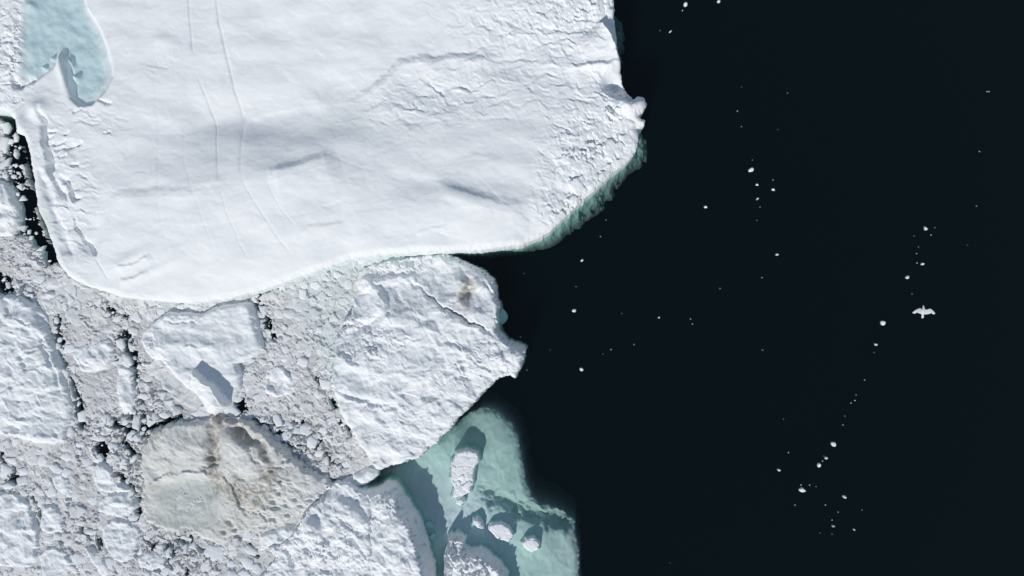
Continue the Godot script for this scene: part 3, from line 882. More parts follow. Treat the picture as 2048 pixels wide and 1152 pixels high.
func build_left_bergs() -> void:
	var ol := pts([-170, 592, -20, 590, 14, 592, 38, 596, 60, 608, 80, 628, 88, 660, 98, 690, 110, 722, 124, 765, 132, 800, 136, 830, 128, 856, 122, 884, 96, 890, 60, 886, 36, 880, 10, 872, -170, 862])
	solid.append(ol)
	var f := start(ol, 1.8, 30.0, 32.0, 0.5)
	f.h = table([[1.8, 1.6, 1.3, 0.9], [2.3, 2.2, 1.6, 0.9], [2.6, 2.4, 2.0, 1.2], [2.4, 2.3, 2.0, 1.3], [2.2, 2.0, 1.8, 1.4]], f, -20.0, 130.0, 595.0, 885.0)
	for e in [[20, 640, 40, 10, 20, 0.4], [60, 650, 30, 10, 40, 0.5], [110, 845, 16, 18, 0, -0.5], [25, 860, 16, 10, 0, -0.5], [60, 870, 40, 8, 6, 0.5], [70, 680, 16, 12, 0, -0.4], [78, 640, 10, 30, -20, -0.5]]: f.h = ellipse(f, f.h, e)
	for k in [[[40, 636, 52, 650, 64, 646], 2.5, -0.5], [[70, 660, 84, 700, 104, 740, 116, 790], 3.0, -0.5], [[30, 720, 50, 706, 80, 700], 2.5, -0.4], [[44, 715, 50, 735], 3.0, -0.5], [[10, 850, 30, 862, 34, 880], 4.0, -0.6]]: f.h = stroke(f, f.h, k[0], "groove", k[1], k[2])
	var all := filled(f, 1.0)
	f.h = add_noise(f, f.h, wide_noise, 0.7, all, 3.0, 4.0, 10.0)
	f.h = add_noise(f, f.h, bump_noise, 0.3, all, 0.5, 0.9, 10.0, 16.0, false, 9.0)
	f.h = add_noise(f, f.h, bump_noise, 0.05, all, 1.6, 2.6, 8.0, 24.0, true)
	f.h = add_noise(f, f.h, fine_noise, 0.05, all)
	shore(f, 9.0, 0.5, 2.5, 1.0)
	paint(f, SNOW, 0.04)
	tint(f, mask_of(f, 0.0, [[92, 680, 10, 60, -16, 0.4], [112, 846, 14, 16, 0, 0.4]]), Color(0.58, 0.64, 0.64))
	sea_colour(f)
	tag(put("iceberg", mesh_of(f, 2.0, -0.8), rough_mat), "low white iceberg cut off by the left edge, its flank facing brash ice", "iceberg")


func build_floe(called: String, label: String, ol: PackedVector2Array, top: float, bumps: Array, rough := 0.3, base := SNOW, blocks := 0.0, group := "", rim := 7.0) -> void:
	solid.append(ol)
	var f := start(ol, 1.5, 12.0, 16.0, 0.45)
	f.h = filled(f, top * 0.7)
	for e in bumps: f.h = ellipse(f, f.h, e)
	var all := filled(f, 1.0)
	f.h = add_noise(f, f.h, wide_noise, 0.45, all, 5.0, 5.0, 6.0)
	f.h = add_noise(f, f.h, bump_noise, rough * 0.5, all, 0.9, 1.3, 8.0, 20.0)
	f.h = add_noise(f, f.h, bump_noise, rough * 0.08, all, 2.0, 2.8, 8.0, -20.0, true)
	if blocks > 0.0:
		f.h = add_blocks(f, f.h, 15.0, blocks, 0.3, all, 0.5, 0.6)
		f.h = add_blocks(f, f.h, 8.0, blocks * 0.5, 0.35, all, 0.5, 0.5)
	for i in f.h.size(): f.h[i] = maxf(f.h[i], 0.25)
	shore(f, rim, 0.4, 2.0, 1.3)
	paint(f, base, 0.05)
	sea_colour(f)
	tag(put(called, mesh_of(f, 0.8, -0.5), rough_mat), label, "ice floe", group)


func build_floes() -> void:
	build_floe("ice_floe", "white floe at the left edge just left of the dark strip of water", pts([-170, 352, -10, 358, 12, 366, 24, 384, 34, 408, 40, 438, 32, 458, 24, 470, -170, 480]), 1.6, [[10, 400, 20, 16, 0, 0.8], [0, 440, 24, 10, 0, 0.6]], 0.5)
	build_floe("ice_floe", "greyish floe of frozen rubble below the dark strip of water at the left", pts([-170, 476, 10, 474, 30, 472, 54, 474, 63, 490, 80, 506, 86, 528, 76, 552, 46, 560, 26, 550, 10, 536, 0, 522, -170, 520]), 0.7, [], 0.3, Color(0.68, 0.675, 0.69), 0.5)
	build_floe("ice_floe", "white lumpy floe between the left iceberg and the square floe", pts([142, 716, 150, 696, 182, 686, 214, 678, 226, 690, 224, 716, 210, 736, 186, 746, 164, 744]), 1.1, [[190, 720, 26, 12, 0, 0.5]], 0.5)
	build_floe("ice_floe", "long smooth floe left of the dark leads beside the square floe", pts([232, 736, 248, 730, 262, 742, 264, 770, 270, 800, 262, 826, 246, 834, 236, 812, 230, 770]), 0.9, [[250, 800, 16, 20, 0, 0.4]], 0.2)
	build_floe("ice_floe", "round white floe like a pebble left of the silt-stained floe", pts([200, 1056, 212, 1042, 232, 1038, 256, 1042, 276, 1054, 281, 1066, 274, 1096, 264, 1116, 246, 1126, 228, 1120, 210, 1094]), 1.6, [[236, 1056, 26, 8, 10, -0.4], [240, 1100, 20, 20, 0, 0.4]], 0.35)
	build_floe("ice_floe", "broad floe at the lower left corner with a grey hollow", pts([-170, 990, 8, 984, 30, 990, 48, 998, 60, 1020, 72, 1046, 76, 1062, 78, 1090, 70, 1124, 60, 1136, 36, 1134, -170, 1130]), 1.5, [[42, 1030, 16, 18, 0, -0.8], [22, 998, 16, 9, 0, -0.5], [54, 1058, 20, 4, 0, 0.5], [52, 1096, 10, 30, -10, 0.3]], 0.3)
	build_floe("ice_floe", "ragged white floe with a ridge to the right of the square floe's dome", pts([524, 764, 532, 742, 546, 731, 562, 734, 578, 748, 592, 774, 590, 784, 572, 794, 552, 796, 530, 788]), 0.9, [[574, 748, 8, 14, -20, 0.8], [550, 768, 16, 10, 30, -0.4], [536, 782, 10, 8, 0, 0.5]], 0.4)
	build_floe("ice_floe", "pale floe with a greenish fringe at the mouth of the dark turquoise inlet", pts([676, 968, 690, 956, 714, 945, 736, 936, 752, 942, 754, 952, 746, 960, 728, 970, 704, 974]), 1.2, [[722, 955, 16, 8, -15, 0.6]], 0.3)
	build_floe("ice_floe", "white block floe just below the silt-stained floe's lower right edge", pts([518, 1070, 540, 1062, 570, 1054, 598, 1052, 602, 1066, 580, 1082, 548, 1094, 518, 1102]), 1.3, [[540, 1082, 20, 10, -20, 0.4]], 0.3)
	build_floe("ice_floe", "rounded lumpy floe by the bottom edge below the silt-stained floe", pts([272, 1118, 288, 1106, 312, 1104, 328, 1116, 332, 1134, 318, 1146, 296, 1144, 278, 1136]), 0.9, [[296, 1124, 8, 8, 0, 0.3]], 0.4)
	build_floe("ice_floe", "smooth floe with a sharp point left of the silt-stained floe", pts([186, 966, 184, 946, 196, 924, 208, 926, 222, 938, 228, 962, 252, 978, 262, 982, 240, 986, 214, 988, 196, 980]), 1.3, [[202, 940, 14, 14, 0, 0.5], [210, 968, 18, 6, 0, -0.4], [188, 955, 8, 12, 0, 0.3]], 0.25)
	build_floe("ice_floe", "white floe with folded ridges above the round pebble-like floe", pts([196, 1000, 214, 988, 244, 986, 264, 996, 272, 1014, 264, 1030, 240, 1036, 212, 1032, 194, 1024]), 1.2, [[236, 1006, 24, 6, 10, 0.4]], 0.4)
	build_floe("ice_floe", "small wide floe with a straight top below the rubble at the left edge", pts([100, 956, 120, 948, 136, 962, 146, 984, 136, 996, 118, 990, 106, 976]), 1.0, [[112, 962, 10, 8, 0, -0.3]], 0.2)
	build_floe("ice_floe", "blocky floe with straight sides between the corner floe and the lower rubble", pts([80, 1036, 88, 1014, 106, 1006, 124, 1030, 126, 1056, 122, 1066, 98, 1068, 80, 1064]), 1.3, [[104, 1026, 12, 4, -10, 0.4], [102, 1056, 10, 3, 8, -0.3]], 0.2)
	build_floe("ice_floe", "wide white floe on the bottom edge right of the corner floe", pts([76, 1112, 90, 1096, 114, 1096, 132, 1106, 142, 1126, 132, 1150, 104, 1190, 84, 1150]), 1.4, [[108, 1108, 16, 6, 0, -0.3]], 0.25)
	build_floe("ice_floe", "long slanting floe below left of the round pebble-like floe", pts([170, 1098, 184, 1096, 200, 1108, 212, 1128, 222, 1150, 206, 1160, 192, 1140, 178, 1118]), 1.2, [[184, 1114, 8, 20, -30, 0.3]], 0.2)
	build_floe("ice_floe", "grey tilted floe with white corner against the big iceberg's left foot", pts([72, 572, 86, 558, 104, 548, 118, 552, 126, 568, 122, 578, 100, 578, 86, 582]), 0.8, [[90, 570, 14, 8, -20, 0.2]], 0.15, Color(0.72, 0.73, 0.745))
	build_floe("ice_floe", "cracked pale floe of several blocks under the big iceberg's left foot", pts([74, 586, 92, 582, 110, 582, 112, 602, 108, 628, 92, 632, 82, 612]), 0.9, [[98, 588, 9, 5, 0, 0.5], [100, 598, 10, 4, 0, -0.5]], 0.15, Color(0.74, 0.755, 0.77))
	build_floe("ice_floe", "flat greyish floe between the square floe and the lumpy iceberg's left side", pts([572, 596, 590, 592, 612, 604, 616, 622, 600, 628, 582, 622, 566, 612]), 0.6, [], 0.12, Color(0.72, 0.73, 0.75))
	build_floe("ice_floe", "triangular floe under the big iceberg's lower edge", pts([569, 590, 578, 570, 586, 560, 594, 572, 597, 588, 586, 592]), 0.7, [], 0.1, Color(0.76, 0.77, 0.79))
	build_floe("ice_floe", "grey slab floe right of the curved dark lead by the square floe", pts([522, 588, 540, 582, 560, 588, 562, 606, 546, 610, 526, 604]), 0.6, [], 0.12, Color(0.70, 0.71, 0.73))
	build_floe("ice_floe", "flat pale strip of ice along the lower left flank of the square floe", pts([296, 726, 318, 730, 340, 748, 362, 772, 392, 792, 404, 812, 392, 824, 372, 816, 344, 796, 322, 776, 304, 752]), 0.45, [[350, 800, 20, 8, 30, 0.3], [330, 778, 12, 6, 20, 0.3]], 0.2, Color(0.66, 0.68, 0.695))
	build_floe("ice_floe", "flat grey floe of cemented brash left of the lumpy iceberg", pts([596, 780, 640, 770, 656, 808, 668, 830, 650, 846, 622, 838, 594, 830, 572, 820, 540, 832, 520, 818, 530, 802, 560, 804]), 0.4, [[590, 820, 10, 6, 0, -0.2]], 0.2, Color(0.65, 0.655, 0.67), 0.12)
	build_floe("ice_floe", "narrow grey wedge of smooth ice against the lumpy iceberg's lower left side", pts([672, 856, 690, 860, 706, 890, 722, 916, 738, 938, 716, 936, 700, 914, 682, 890, 668, 868]), 0.4, [], 0.15, Color(0.66, 0.66, 0.68), 0.08)
	build_floe("ice_floe", "grey floe of cemented brash right of the narrow lead by the left iceberg", pts([136, 750, 160, 754, 200, 756, 222, 748, 228, 780, 234, 814, 214, 826, 186, 826, 168, 830, 160, 800, 150, 774]), 0.4, [[200, 786, 12, 8, 0, 0.2]], 0.15, Color(0.65, 0.655, 0.67), 0.16)
	build_floe("ice_floe", "mauve grey floe of fine cemented rubble above the white lumpy floe", pts([130, 646, 150, 640, 186, 626, 222, 640, 236, 660, 226, 676, 190, 684, 150, 694, 134, 684]), 0.4, [], 0.1, Color(0.62, 0.61, 0.625), 0.14)


func loose_free(u: float, v: float, r: float) -> bool:
	for p in solid:
		for k in 5:
			var q := Vector2(u, v) if k == 0 else Vector2(u, v) + Vector2.from_angle(k * TAU / 4.0) * r * 0.6
			if Geometry2D.is_point_in_polygon(q, p): return false
	return true


const LEADS := [
	[[292, 834, 300, 852, 284, 868], 4.0, 0.9], [[226, 846, 240, 852, 258, 856, 268, 860], 4.0, 0.9], [[250, 870, 246, 884, 268, 900], 4.0, 0.9], [[208, 880, 214, 900], 4.0, 0.9], [[310, 850, 318, 862], 4.0, 0.9], [[380, 1072, 384, 1092, 392, 1104], 3.5, 0.9], [[308, 1096, 306, 1110], 3.0, 0.9], [[16, 966, 34, 950, 30, 935], 3.5, 0.8], [[66, 996, 76, 1006], 3.0, 0.9], [[560, 866, 572, 872], 4.0, 0.9], [[604, 846, 588, 842], 3.5, 0.8], [[640, 880, 636, 896], 3.0, 0.8],
	[[24, 262, 28, 300, 30, 340, 36, 372, 46, 390], 15.0, 0.75], [[54, 392, 55, 420, 56, 446, 72, 474, 84, 498, 94, 516], 14.0, 1.05], [[40, 440, 50, 456], 12.0, 0.9], [[-20, 545, 4, 556, 8, 580], 11.0, 1.0], [[56, 596, 70, 612, 78, 622], 7.0, 0.7], [[116, 634, 120, 660, 120, 694], 5.0, 0.9],
	[[124, 730, 140, 758, 152, 780], 6.0, 1.0], [[152, 780, 158, 806, 166, 850], 5.0, 0.9], [[248, 664, 260, 690, 270, 722, 268, 740], 9.0, 0.55], [[264, 744, 274, 752], 6.0, 1.0], [[268, 760, 268, 790], 3.5, 1.0], [[264, 826, 268, 836], 5.0, 1.0], [[300, 856, 330, 846, 362, 836], 4.5, 0.8],
	[[198, 898, 208, 914], 9.0, 1.0], [[240, 950, 262, 978, 272, 1000, 274, 1036], 7.0, 0.9], [[512, 602, 528, 622, 534, 646, 546, 676], 6.0, 0.7], [[474, 800, 484, 808, 480, 820], 9.0, 1.0], [[512, 840, 540, 866, 558, 884], 8.0, 0.6], [[634, 752, 650, 790, 668, 816], 7.0, 0.45], [[680, 838, 700, 870], 4.5, 0.5],
	[[214, 618, 236, 630, 256, 634], 3.5, 0.8], [[584, 560, 560, 570, 512, 594], 2.5, 0.6], [[656, 962, 680, 970, 700, 980], 6.0, 0.8], [[26, 950, 30, 966], 4.5, 1.0], [[80, 1010, 82, 1030], 3.5, 1.0], [[346, 1090, 348, 1110], 3.5, 1.0], [[376, 1134, 378, 1150], 3.5, 1.0], [[336, 1120, 340, 1132], 4.0, 0.9],
	[[196, 1076, 204, 1100], 3.5, 1.0], [[356, 1072, 366, 1080], 3.0, 1.0], [[4, 910, 10, 926], 5.0, 0.7], [[500, 1096, 516, 1110], 5.0, 0.7], [[552, 844, 560, 850], 4.0, 1.0], [[560, 880, 590, 894, 606, 902], 5.0, 0.5], [[610, 890, 640, 900, 690, 940], 4.0, 0.35], [[276, 856, 300, 872], 5.0, 0.6], [[232, 850, 262, 866], 4.5, 0.7],
	[[306, 820, 330, 838, 352, 846], 4.0, 0.6], [[250, 890, 276, 912], 3.5, 0.7], [[236, 1000, 0, 0], 0.0, 0.0], [[290, 1074, 310, 1088, 300, 1100], 3.5, 0.6], [[160, 1052, 180, 1080], 3.0, 0.5], [[118, 700, 132, 730], 4.0, 0.5], [[236, 740, 226, 690, 244, 672], 2.5, 0.3]]


func build_brash() -> void:
	var ol := pts([-170, 226, -20, 226, 30, 260, 70, 400, 110, 525, 240, 580, 370, 580, 600, 520, 760, 484, 880, 490, 880, 560, 760, 640, 690, 700, 690, 800, 760, 930, 720, 962, 676, 978, 640, 1000, 600, 1050, 580, 1080, 560, 1130, 540, 1260, -170, 1260])
	var f := start(ol, 1.8, 6.0, 16.0, 0.5)
	var all := filled(f, 1.0)
	f.h = filled(f, 0.32)
	var pale := [filled(f, 0.0)]
	f.h = add_blocks(f, f.h, 27.0, 0.28, 0.09, all, 0.45, 0.5, pale)
	f.h = add_blocks(f, f.h, 12.0, 0.06, 0.13, mask_of(f, 0.8, []), 0.5, 0.5)
	f.h = add_blocks(f, f.h, 6.0, 0.02, 0.4, mask_of(f, 0.8, []), 0.7, 0.4)
	f.h = add_noise(f, f.h, wide_noise, 0.2, all, 5.0, 5.0, 8.0)
	for i in f.h.size(): f.h[i] = maxf(f.h[i], 0.06 + 0.2 * f.h[i])
	var cracked := mask_of(f, 0.0, [[30, 330, 20, 60, 10, 0.5], [30, 580, 50, 20, 0, 0.9], [225, 870, 80, 40, 0, 1.0], [290, 830, 60, 60, 0, 0.9], [262, 960, 30, 60, 0, 0.9], [310, 1110, 70, 40, 0, 0.9], [400, 1120, 60, 34, 0, 0.7], [590, 880, 70, 46, 0, 0.9], [540, 860, 40, 26, 30, 0.8], [660, 900, 50, 40, 30, 0.6], [50, 980, 60, 40, 0, 0.6], [150, 1060, 40, 40, 0, 0.7], [264, 720, 24, 60, -10, 0.9], [535, 650, 20, 50, -20, 0.8], [240, 630, 60, 16, 20, 0.5], [650, 780, 20, 50, -20, 0.5]])
	f.h = add_blocks(f, f.h, 18.0, 1.0, 0.22, cracked, 0.15, 0.5, pale)
	f.h = add_blocks(f, f.h, 44.0, 0.5, 0.07, mask_of(f, 0.5, []), 0.3, 0.5, pale)
	var sink := filled(f, 0.0)
	for k in LEADS:
		if k[1] > 0.0: sink = stroke(f, sink, k[0], "lead", k[1] * 1.15, k[2], 60.0, 5.0)
	for y in f.ny:
		for x in f.nx:
			var i := y * f.nx + x
			var u := f.u0 + x * f.st
			var v := f.v0 + y * f.st
			var k := sink[i] + 0.22 * fine_noise.get_noise_2d(u * 1.2, v * 1.2) - 0.27
			if f.s[i] < 0.0: k = maxf(k, -f.s[i] * 0.2)
			if k > 0.0: f.h[i] -= minf(k * 25.0, 4.0)
	paint(f, SLUSH, 0.08)
	for i in f.col.size():
		var g: float = 1.0 + 0.11 * pale[0][i]
		f.col[i] = Color(f.col[i].r * g, f.col[i].g * g, f.col[i].b * g)
	var green := mask_of(f, 0.0, [[650, 600, 60, 60, 0, 0.7], [660, 700, 20, 50, 0, 0.7], [700, 545, 60, 24, -14, 0.5], [520, 640, 10, 40, -12, 0.5], [470, 740, 50, 20, -20, 0.5], [120, 600, 40, 30, 0, 0.4], [380, 612, 70, 12, 0, 0.4], [760, 525, 60, 14, 0, 0.3]])
	tint(f, green, Color(0.64, 0.71, 0.71))
	sea_colour(f, Color(0.16, 0.24, 0.24))
	var o := put("brash_ice", mesh_of(f, 0.2, -0.8), wet_mat)
	tag(o, "grey field of crushed brash ice packed between the icebergs", "brash ice", "", "stuff")
	# loose splinters on and between it, beyond counting
	var shard := shard_mesh(7, 0)
	var shard_b := shard_mesh(5, 1)
	var sm := StandardMaterial3D.new()
	sm.vertex_color_use_as_albedo = true
	sm.roughness = 0.7
	sm.metallic_specular = 0.3
	for pass_ in 2:
		var tr: Array[Transform3D] = []
		var cl: Array[Color] = []
		var r := RandomNumberGenerator.new()
		r.seed = 70 + pass_
		for i in 16000:
			var u := r.randf_range(-60, 770)
			var v := r.randf_range(232, 1210)
			var x := int((u - f.u0) / f.st)
			var y := int((v - f.v0) / f.st)
			if x < 1 or y < 1 or x >= f.nx - 1 or y >= f.ny - 1: continue
			var at := y * f.nx + x
			if f.s[at] < 2.0: continue
			var in_lead := clampf(sink[at] * 1.6, 0.0, 1.0)
			var size := (1.6 + 4.2 * pow(r.randf(), 2.6)) * (0.75 if in_lead > 0.5 else 1.0)
			var rubble := clampf(0.5 + 2.5 * wide_noise.get_noise_2d(u * 2.5, v * 2.5), 0.06, 0.8)
			if in_lead < 0.15 and r.randf() > rubble * 0.09: continue
			if sink[at] > 0.75 and r.randf() < 0.9: continue
			if f.h[at] < 0.0 and r.randf() < 0.62: continue
			if not loose_free(u, v, size): continue
			var h := maxf(f.h[at] - 0.06, -0.03)
			var b := Basis.from_euler(Vector3(r.randfn(0.0, 0.2), r.randf() * TAU, r.randfn(0.0, 0.2)))
			b = b * Basis.from_scale(Vector3(size * r.randf_range(0.8, 1.5), size * r.randf_range(0.25, 0.5), size * r.randf_range(0.55, 1.0)) * UNIT)
			tr.append(Transform3D(b, mu(u, v, h + 0.02, 0.2)))
			var g := r.randf_range(0.62, 0.84)
			cl.append(Color(g, g * 1.005, g * 1.03))
		var mm := MultiMesh.new()
		mm.transform_format = MultiMesh.TRANSFORM_3D
		mm.use_colors = true
		mm.mesh = shard if pass_ == 0 else shard_b
		mm.instance_count = tr.size()
		for i in tr.size():
			mm.set_instance_transform(i, tr[i])
			mm.set_instance_color(i, cl[i])
		var mi := MultiMeshInstance3D.new()
		mi.name = numbered("ice_splinters")
		mi.multimesh = mm
		mi.material_override = sm
		add_child(mi, true)
		tag(mi, ["chunky ice splinters strewn through the brash ice", "narrow ice splinters strewn through the brash ice"][pass_], "ice splinters", "", "stuff")


func shard_mesh(n: int, sd: int) -> ArrayMesh:
	var r := RandomNumberGenerator.new()
	r.seed = sd + 5
	var st := SurfaceTool.new()
	st.begin(Mesh.PRIMITIVE_TRIANGLES)
	st.set_smooth_group(-1)
	var lo := []
	var hi := []
	for i in n:
		var a := TAU * (i + r.randf_range(-0.3, 0.3)) / n
		var q := r.randf_range(0.75, 1.1)
		lo.append(Vector3(cos(a) * q, -0.5, sin(a) * q))
		hi.append(Vector3(cos(a) * q * 0.86, r.randf_range(0.35, 0.6), sin(a) * q * 0.86))
	var top := Vector3(0.1, 0.62, -0.05)
	st.set_color(Color.WHITE)
	for i in n:
		var j := (i + 1) % n
		for q in [lo[i], hi[j], hi[i], lo[i], lo[j], hi[j], hi[i], hi[j], top]: st.add_vertex(q)
	st.generate_normals()
	return fix_out(st.commit())


func fix_out(m: ArrayMesh) -> ArrayMesh:
	# turns every face of a star-shaped mesh outwards
	var a := m.surface_get_arrays(0)
	var v: PackedVector3Array = a[Mesh.ARRAY_VERTEX]
	var n: PackedVector3Array = a[Mesh.ARRAY_NORMAL]
	var ix := PackedInt32Array()
	var old: PackedInt32Array = a[Mesh.ARRAY_INDEX] if a[Mesh.ARRAY_INDEX] != null else PackedInt32Array(range(v.size()))
	for i in range(0, old.size(), 3):
		var p := v[old[i]]
		var q := v[old[i + 1]]
		var s := v[old[i + 2]]
		if (q - p).cross(s - p).dot((p + q + s) / 3.0) > 0.0: ix.append_array([old[i], old[i + 2], old[i + 1]])
		else: ix.append_array([old[i], old[i + 1], old[i + 2]])
	for i in n.size():
		if n[i].dot(v[i]) < 0.0: n[i] = -n[i]
	a[Mesh.ARRAY_NORMAL] = n
	a[Mesh.ARRAY_INDEX] = ix
	var out := ArrayMesh.new()
	out.add_surface_from_arrays(Mesh.PRIMITIVE_TRIANGLES, a)
	return out


func chunk_mesh(ru: float, rv: float, high: float, r: RandomNumberGenerator, base: Color, n := 14) -> ArrayMesh:
	# a rounded broken lump in metres: corners, a sloping top with a facet or two, a keel under water
	var vs := PackedVector3Array()
	var cs := PackedColorArray()
	var lean := Vector2(r.randfn(0.0, 0.14), r.randfn(0.0, 0.14))
	var corner := []
	var sides := r.randi_range(3, 6)
	var turn := r.randf() * TAU
	for i in sides: corner.append(Vector2(cos(turn + TAU * (i + r.randf_range(-0.28, 0.28)) / sides), sin(turn + TAU * (i + r.randf_range(-0.28, 0.28)) / sides)) * r.randf_range(0.9, 1.25))
	var rim := []
	for i in n:
		var a := TAU * i / n
		var dir := Vector2(cos(a), sin(a))
		var best := 9.0
		for k in sides:
			var p: Vector2 = corner[k]
			var q: Vector2 = corner[(k + 1) % sides]
			var hit: Variant = Geometry2D.segment_intersects_segment(Vector2.ZERO, dir * 3.0, p, q)
			if hit != null: best = minf(best, (hit as Vector2).length())
		if best > 3.0: best = 0.9
		rim.append(dir * lerpf(best, 1.0, 0.06) * r.randf_range(0.96, 1.04))
	var ridge := r.randf() * TAU
	var sharp := r.randf_range(0.0, 0.4)
	var levels := [[1.0, -0.9], [1.05, -0.1], [1.0, 0.45], [0.93, 0.8], [0.8, 1.0], [0.45, 1.08]]
	for l in levels.size():
		for i in n:
			var p: Vector2 = rim[i] * levels[l][0]
			var y: float = levels[l][1]
			if l >= 2:
				y += (p.dot(lean) - absf(p.dot(Vector2.from_angle(ridge))) * sharp + r.randfn(0.0, 0.05)) * minf(1.0, (l - 1) * 0.4)
				y = maxf(y, 0.15)
			vs.append(Vector3(p.x * ru, y * high, p.y * rv))
			var g := base * (1.0 + r.randfn(0.0, 0.015))
			cs.append(g.lerp(SUBMERGED, 0.75 if y < -0.5 else (0.25 if y < 0.0 else 0.0)))
	vs.append(Vector3(0, 1.08 * high, 0))
	cs.append(base)
	var ix := PackedInt32Array()
	for l in levels.size() - 1:
		for i in n:
			var a := l * n + i
			var b := l * n + (i + 1) % n
			ix.append_array([a, b, b + n, a, b + n, a + n])
	for i in n: ix.append_array([(levels.size() - 1) * n + i, (levels.size() - 1) * n + (i + 1) % n, vs.size() - 1])
	var st := SurfaceTool.new()
	st.begin(Mesh.PRIMITIVE_TRIANGLES)
	for i in ix:
		st.set_color(cs[i])
		st.set_smooth_group(0)
		st.add_vertex(vs[i])
	st.index()
	st.generate_normals()
	return fix_out(st.commit())


const ZONES := [
	[Vector2(30, 330), "left of the big iceberg's left edge"], [Vector2(40, 505), "on frozen rubble, left edge"], [Vector2(45, 575), "above the left iceberg's top"], [Vector2(150, 600), "under the big iceberg's left foot"], [Vector2(255, 640), "above the square floe's left corner"],
	[Vector2(120, 670), "beside the narrow green lead"], [Vector2(170, 790), "right of the left iceberg's flank"], [Vector2(280, 770), "in the lead left of the square floe"], [Vector2(285, 850), "above the silt-stained floe's left end"], [Vector2(190, 870), "below the left iceberg's lower corner"],
	[Vector2(70, 940), "in the brash under the left iceberg"], [Vector2(150, 920), "left of the small black pool"], [Vector2(262, 940), "along the silt-stained floe's left side"], [Vector2(150, 1060), "left of the round pebble-like floe"], [Vector2(170, 1130), "along the bottom edge at the left"],
	[Vector2(320, 1095), "under the silt-stained floe's pool"], [Vector2(400, 1110), "under the silt-stained floe's lower point"], [Vector2(400, 605), "along the top of the square floe"], [Vector2(530, 640), "in the curved lead right of the square floe"], [Vector2(600, 600), "in the brash below the big iceberg's edge"],
	[Vector2(600, 690), "in the brash left of the lumpy iceberg"], [Vector2(510, 770), "beside the square floe's dome"], [Vector2(590, 860), "above the silt-stained floe's right shoulder"], [Vector2(650, 830), "at the lumpy iceberg's left foot"], [Vector2(660, 915), "right of the silt-stained floe"]]

const CHUNKS := [12, 256, 9, 12, 0, 6, 290, 10, 16, 10, 31, 275, 5, 9, 0, 32, 308, 5, 11, -15, 8, 328, 18, 7, -50, 21, 283, 8, 6, 0, 42, 333, 6, 5, 0, 31, 331, 4, 4, 0, 20, 341, 5, 3, 0, 36, 346, 4, 3, 0, 26, 353, 6, 4, 0, 45, 398, 10, 8, -15, 21, 378, 6, 9, 20, 38, 372, 8, 9, 10, 40, 415, 3, 5, 0, 34, 388, 4, 4, 0, 47, 376, 3, 4, 0, 10, 352, 7, 5, 0, 5, 345, 4, 4, 0,
	71, 466, 3, 3, 0, 57, 464, 4, 5, 0, 62, 475, 4, 6, 0, 8, 546, 3, 4, 0, 7, 558, 6, 5, 0, 15, 571, 5, 6, 0, 28, 574, 5, 4, 0, 37, 573, 4, 5, 0, 55, 564, 7, 4, 10, 48, 588, 6, 6, 0, 65, 572, 7, 6, 0, 58, 580, 6, 6, 0, 35, 585, 5, 4, 0, 139, 598, 8, 12, -10, 150, 583, 5, 12, -5, 159, 612, 5, 12, -15, 170, 577, 11, 4, 12, 202, 588, 12, 5, 8, 179, 608, 7, 5, -25, 197, 609, 9, 15, 5,
	130, 615, 6, 8, 0, 119, 610, 7, 10, 0, 133, 629, 5, 3, 0, 175, 620, 7, 4, 0, 153, 630, 6, 4, 0, 228, 612, 8, 6, 0, 242, 622, 8, 5, 0, 272, 637, 12, 14, -20, 251, 652, 7, 8, 0, 118, 680, 5, 5, 0, 112, 640, 5, 8, 0]

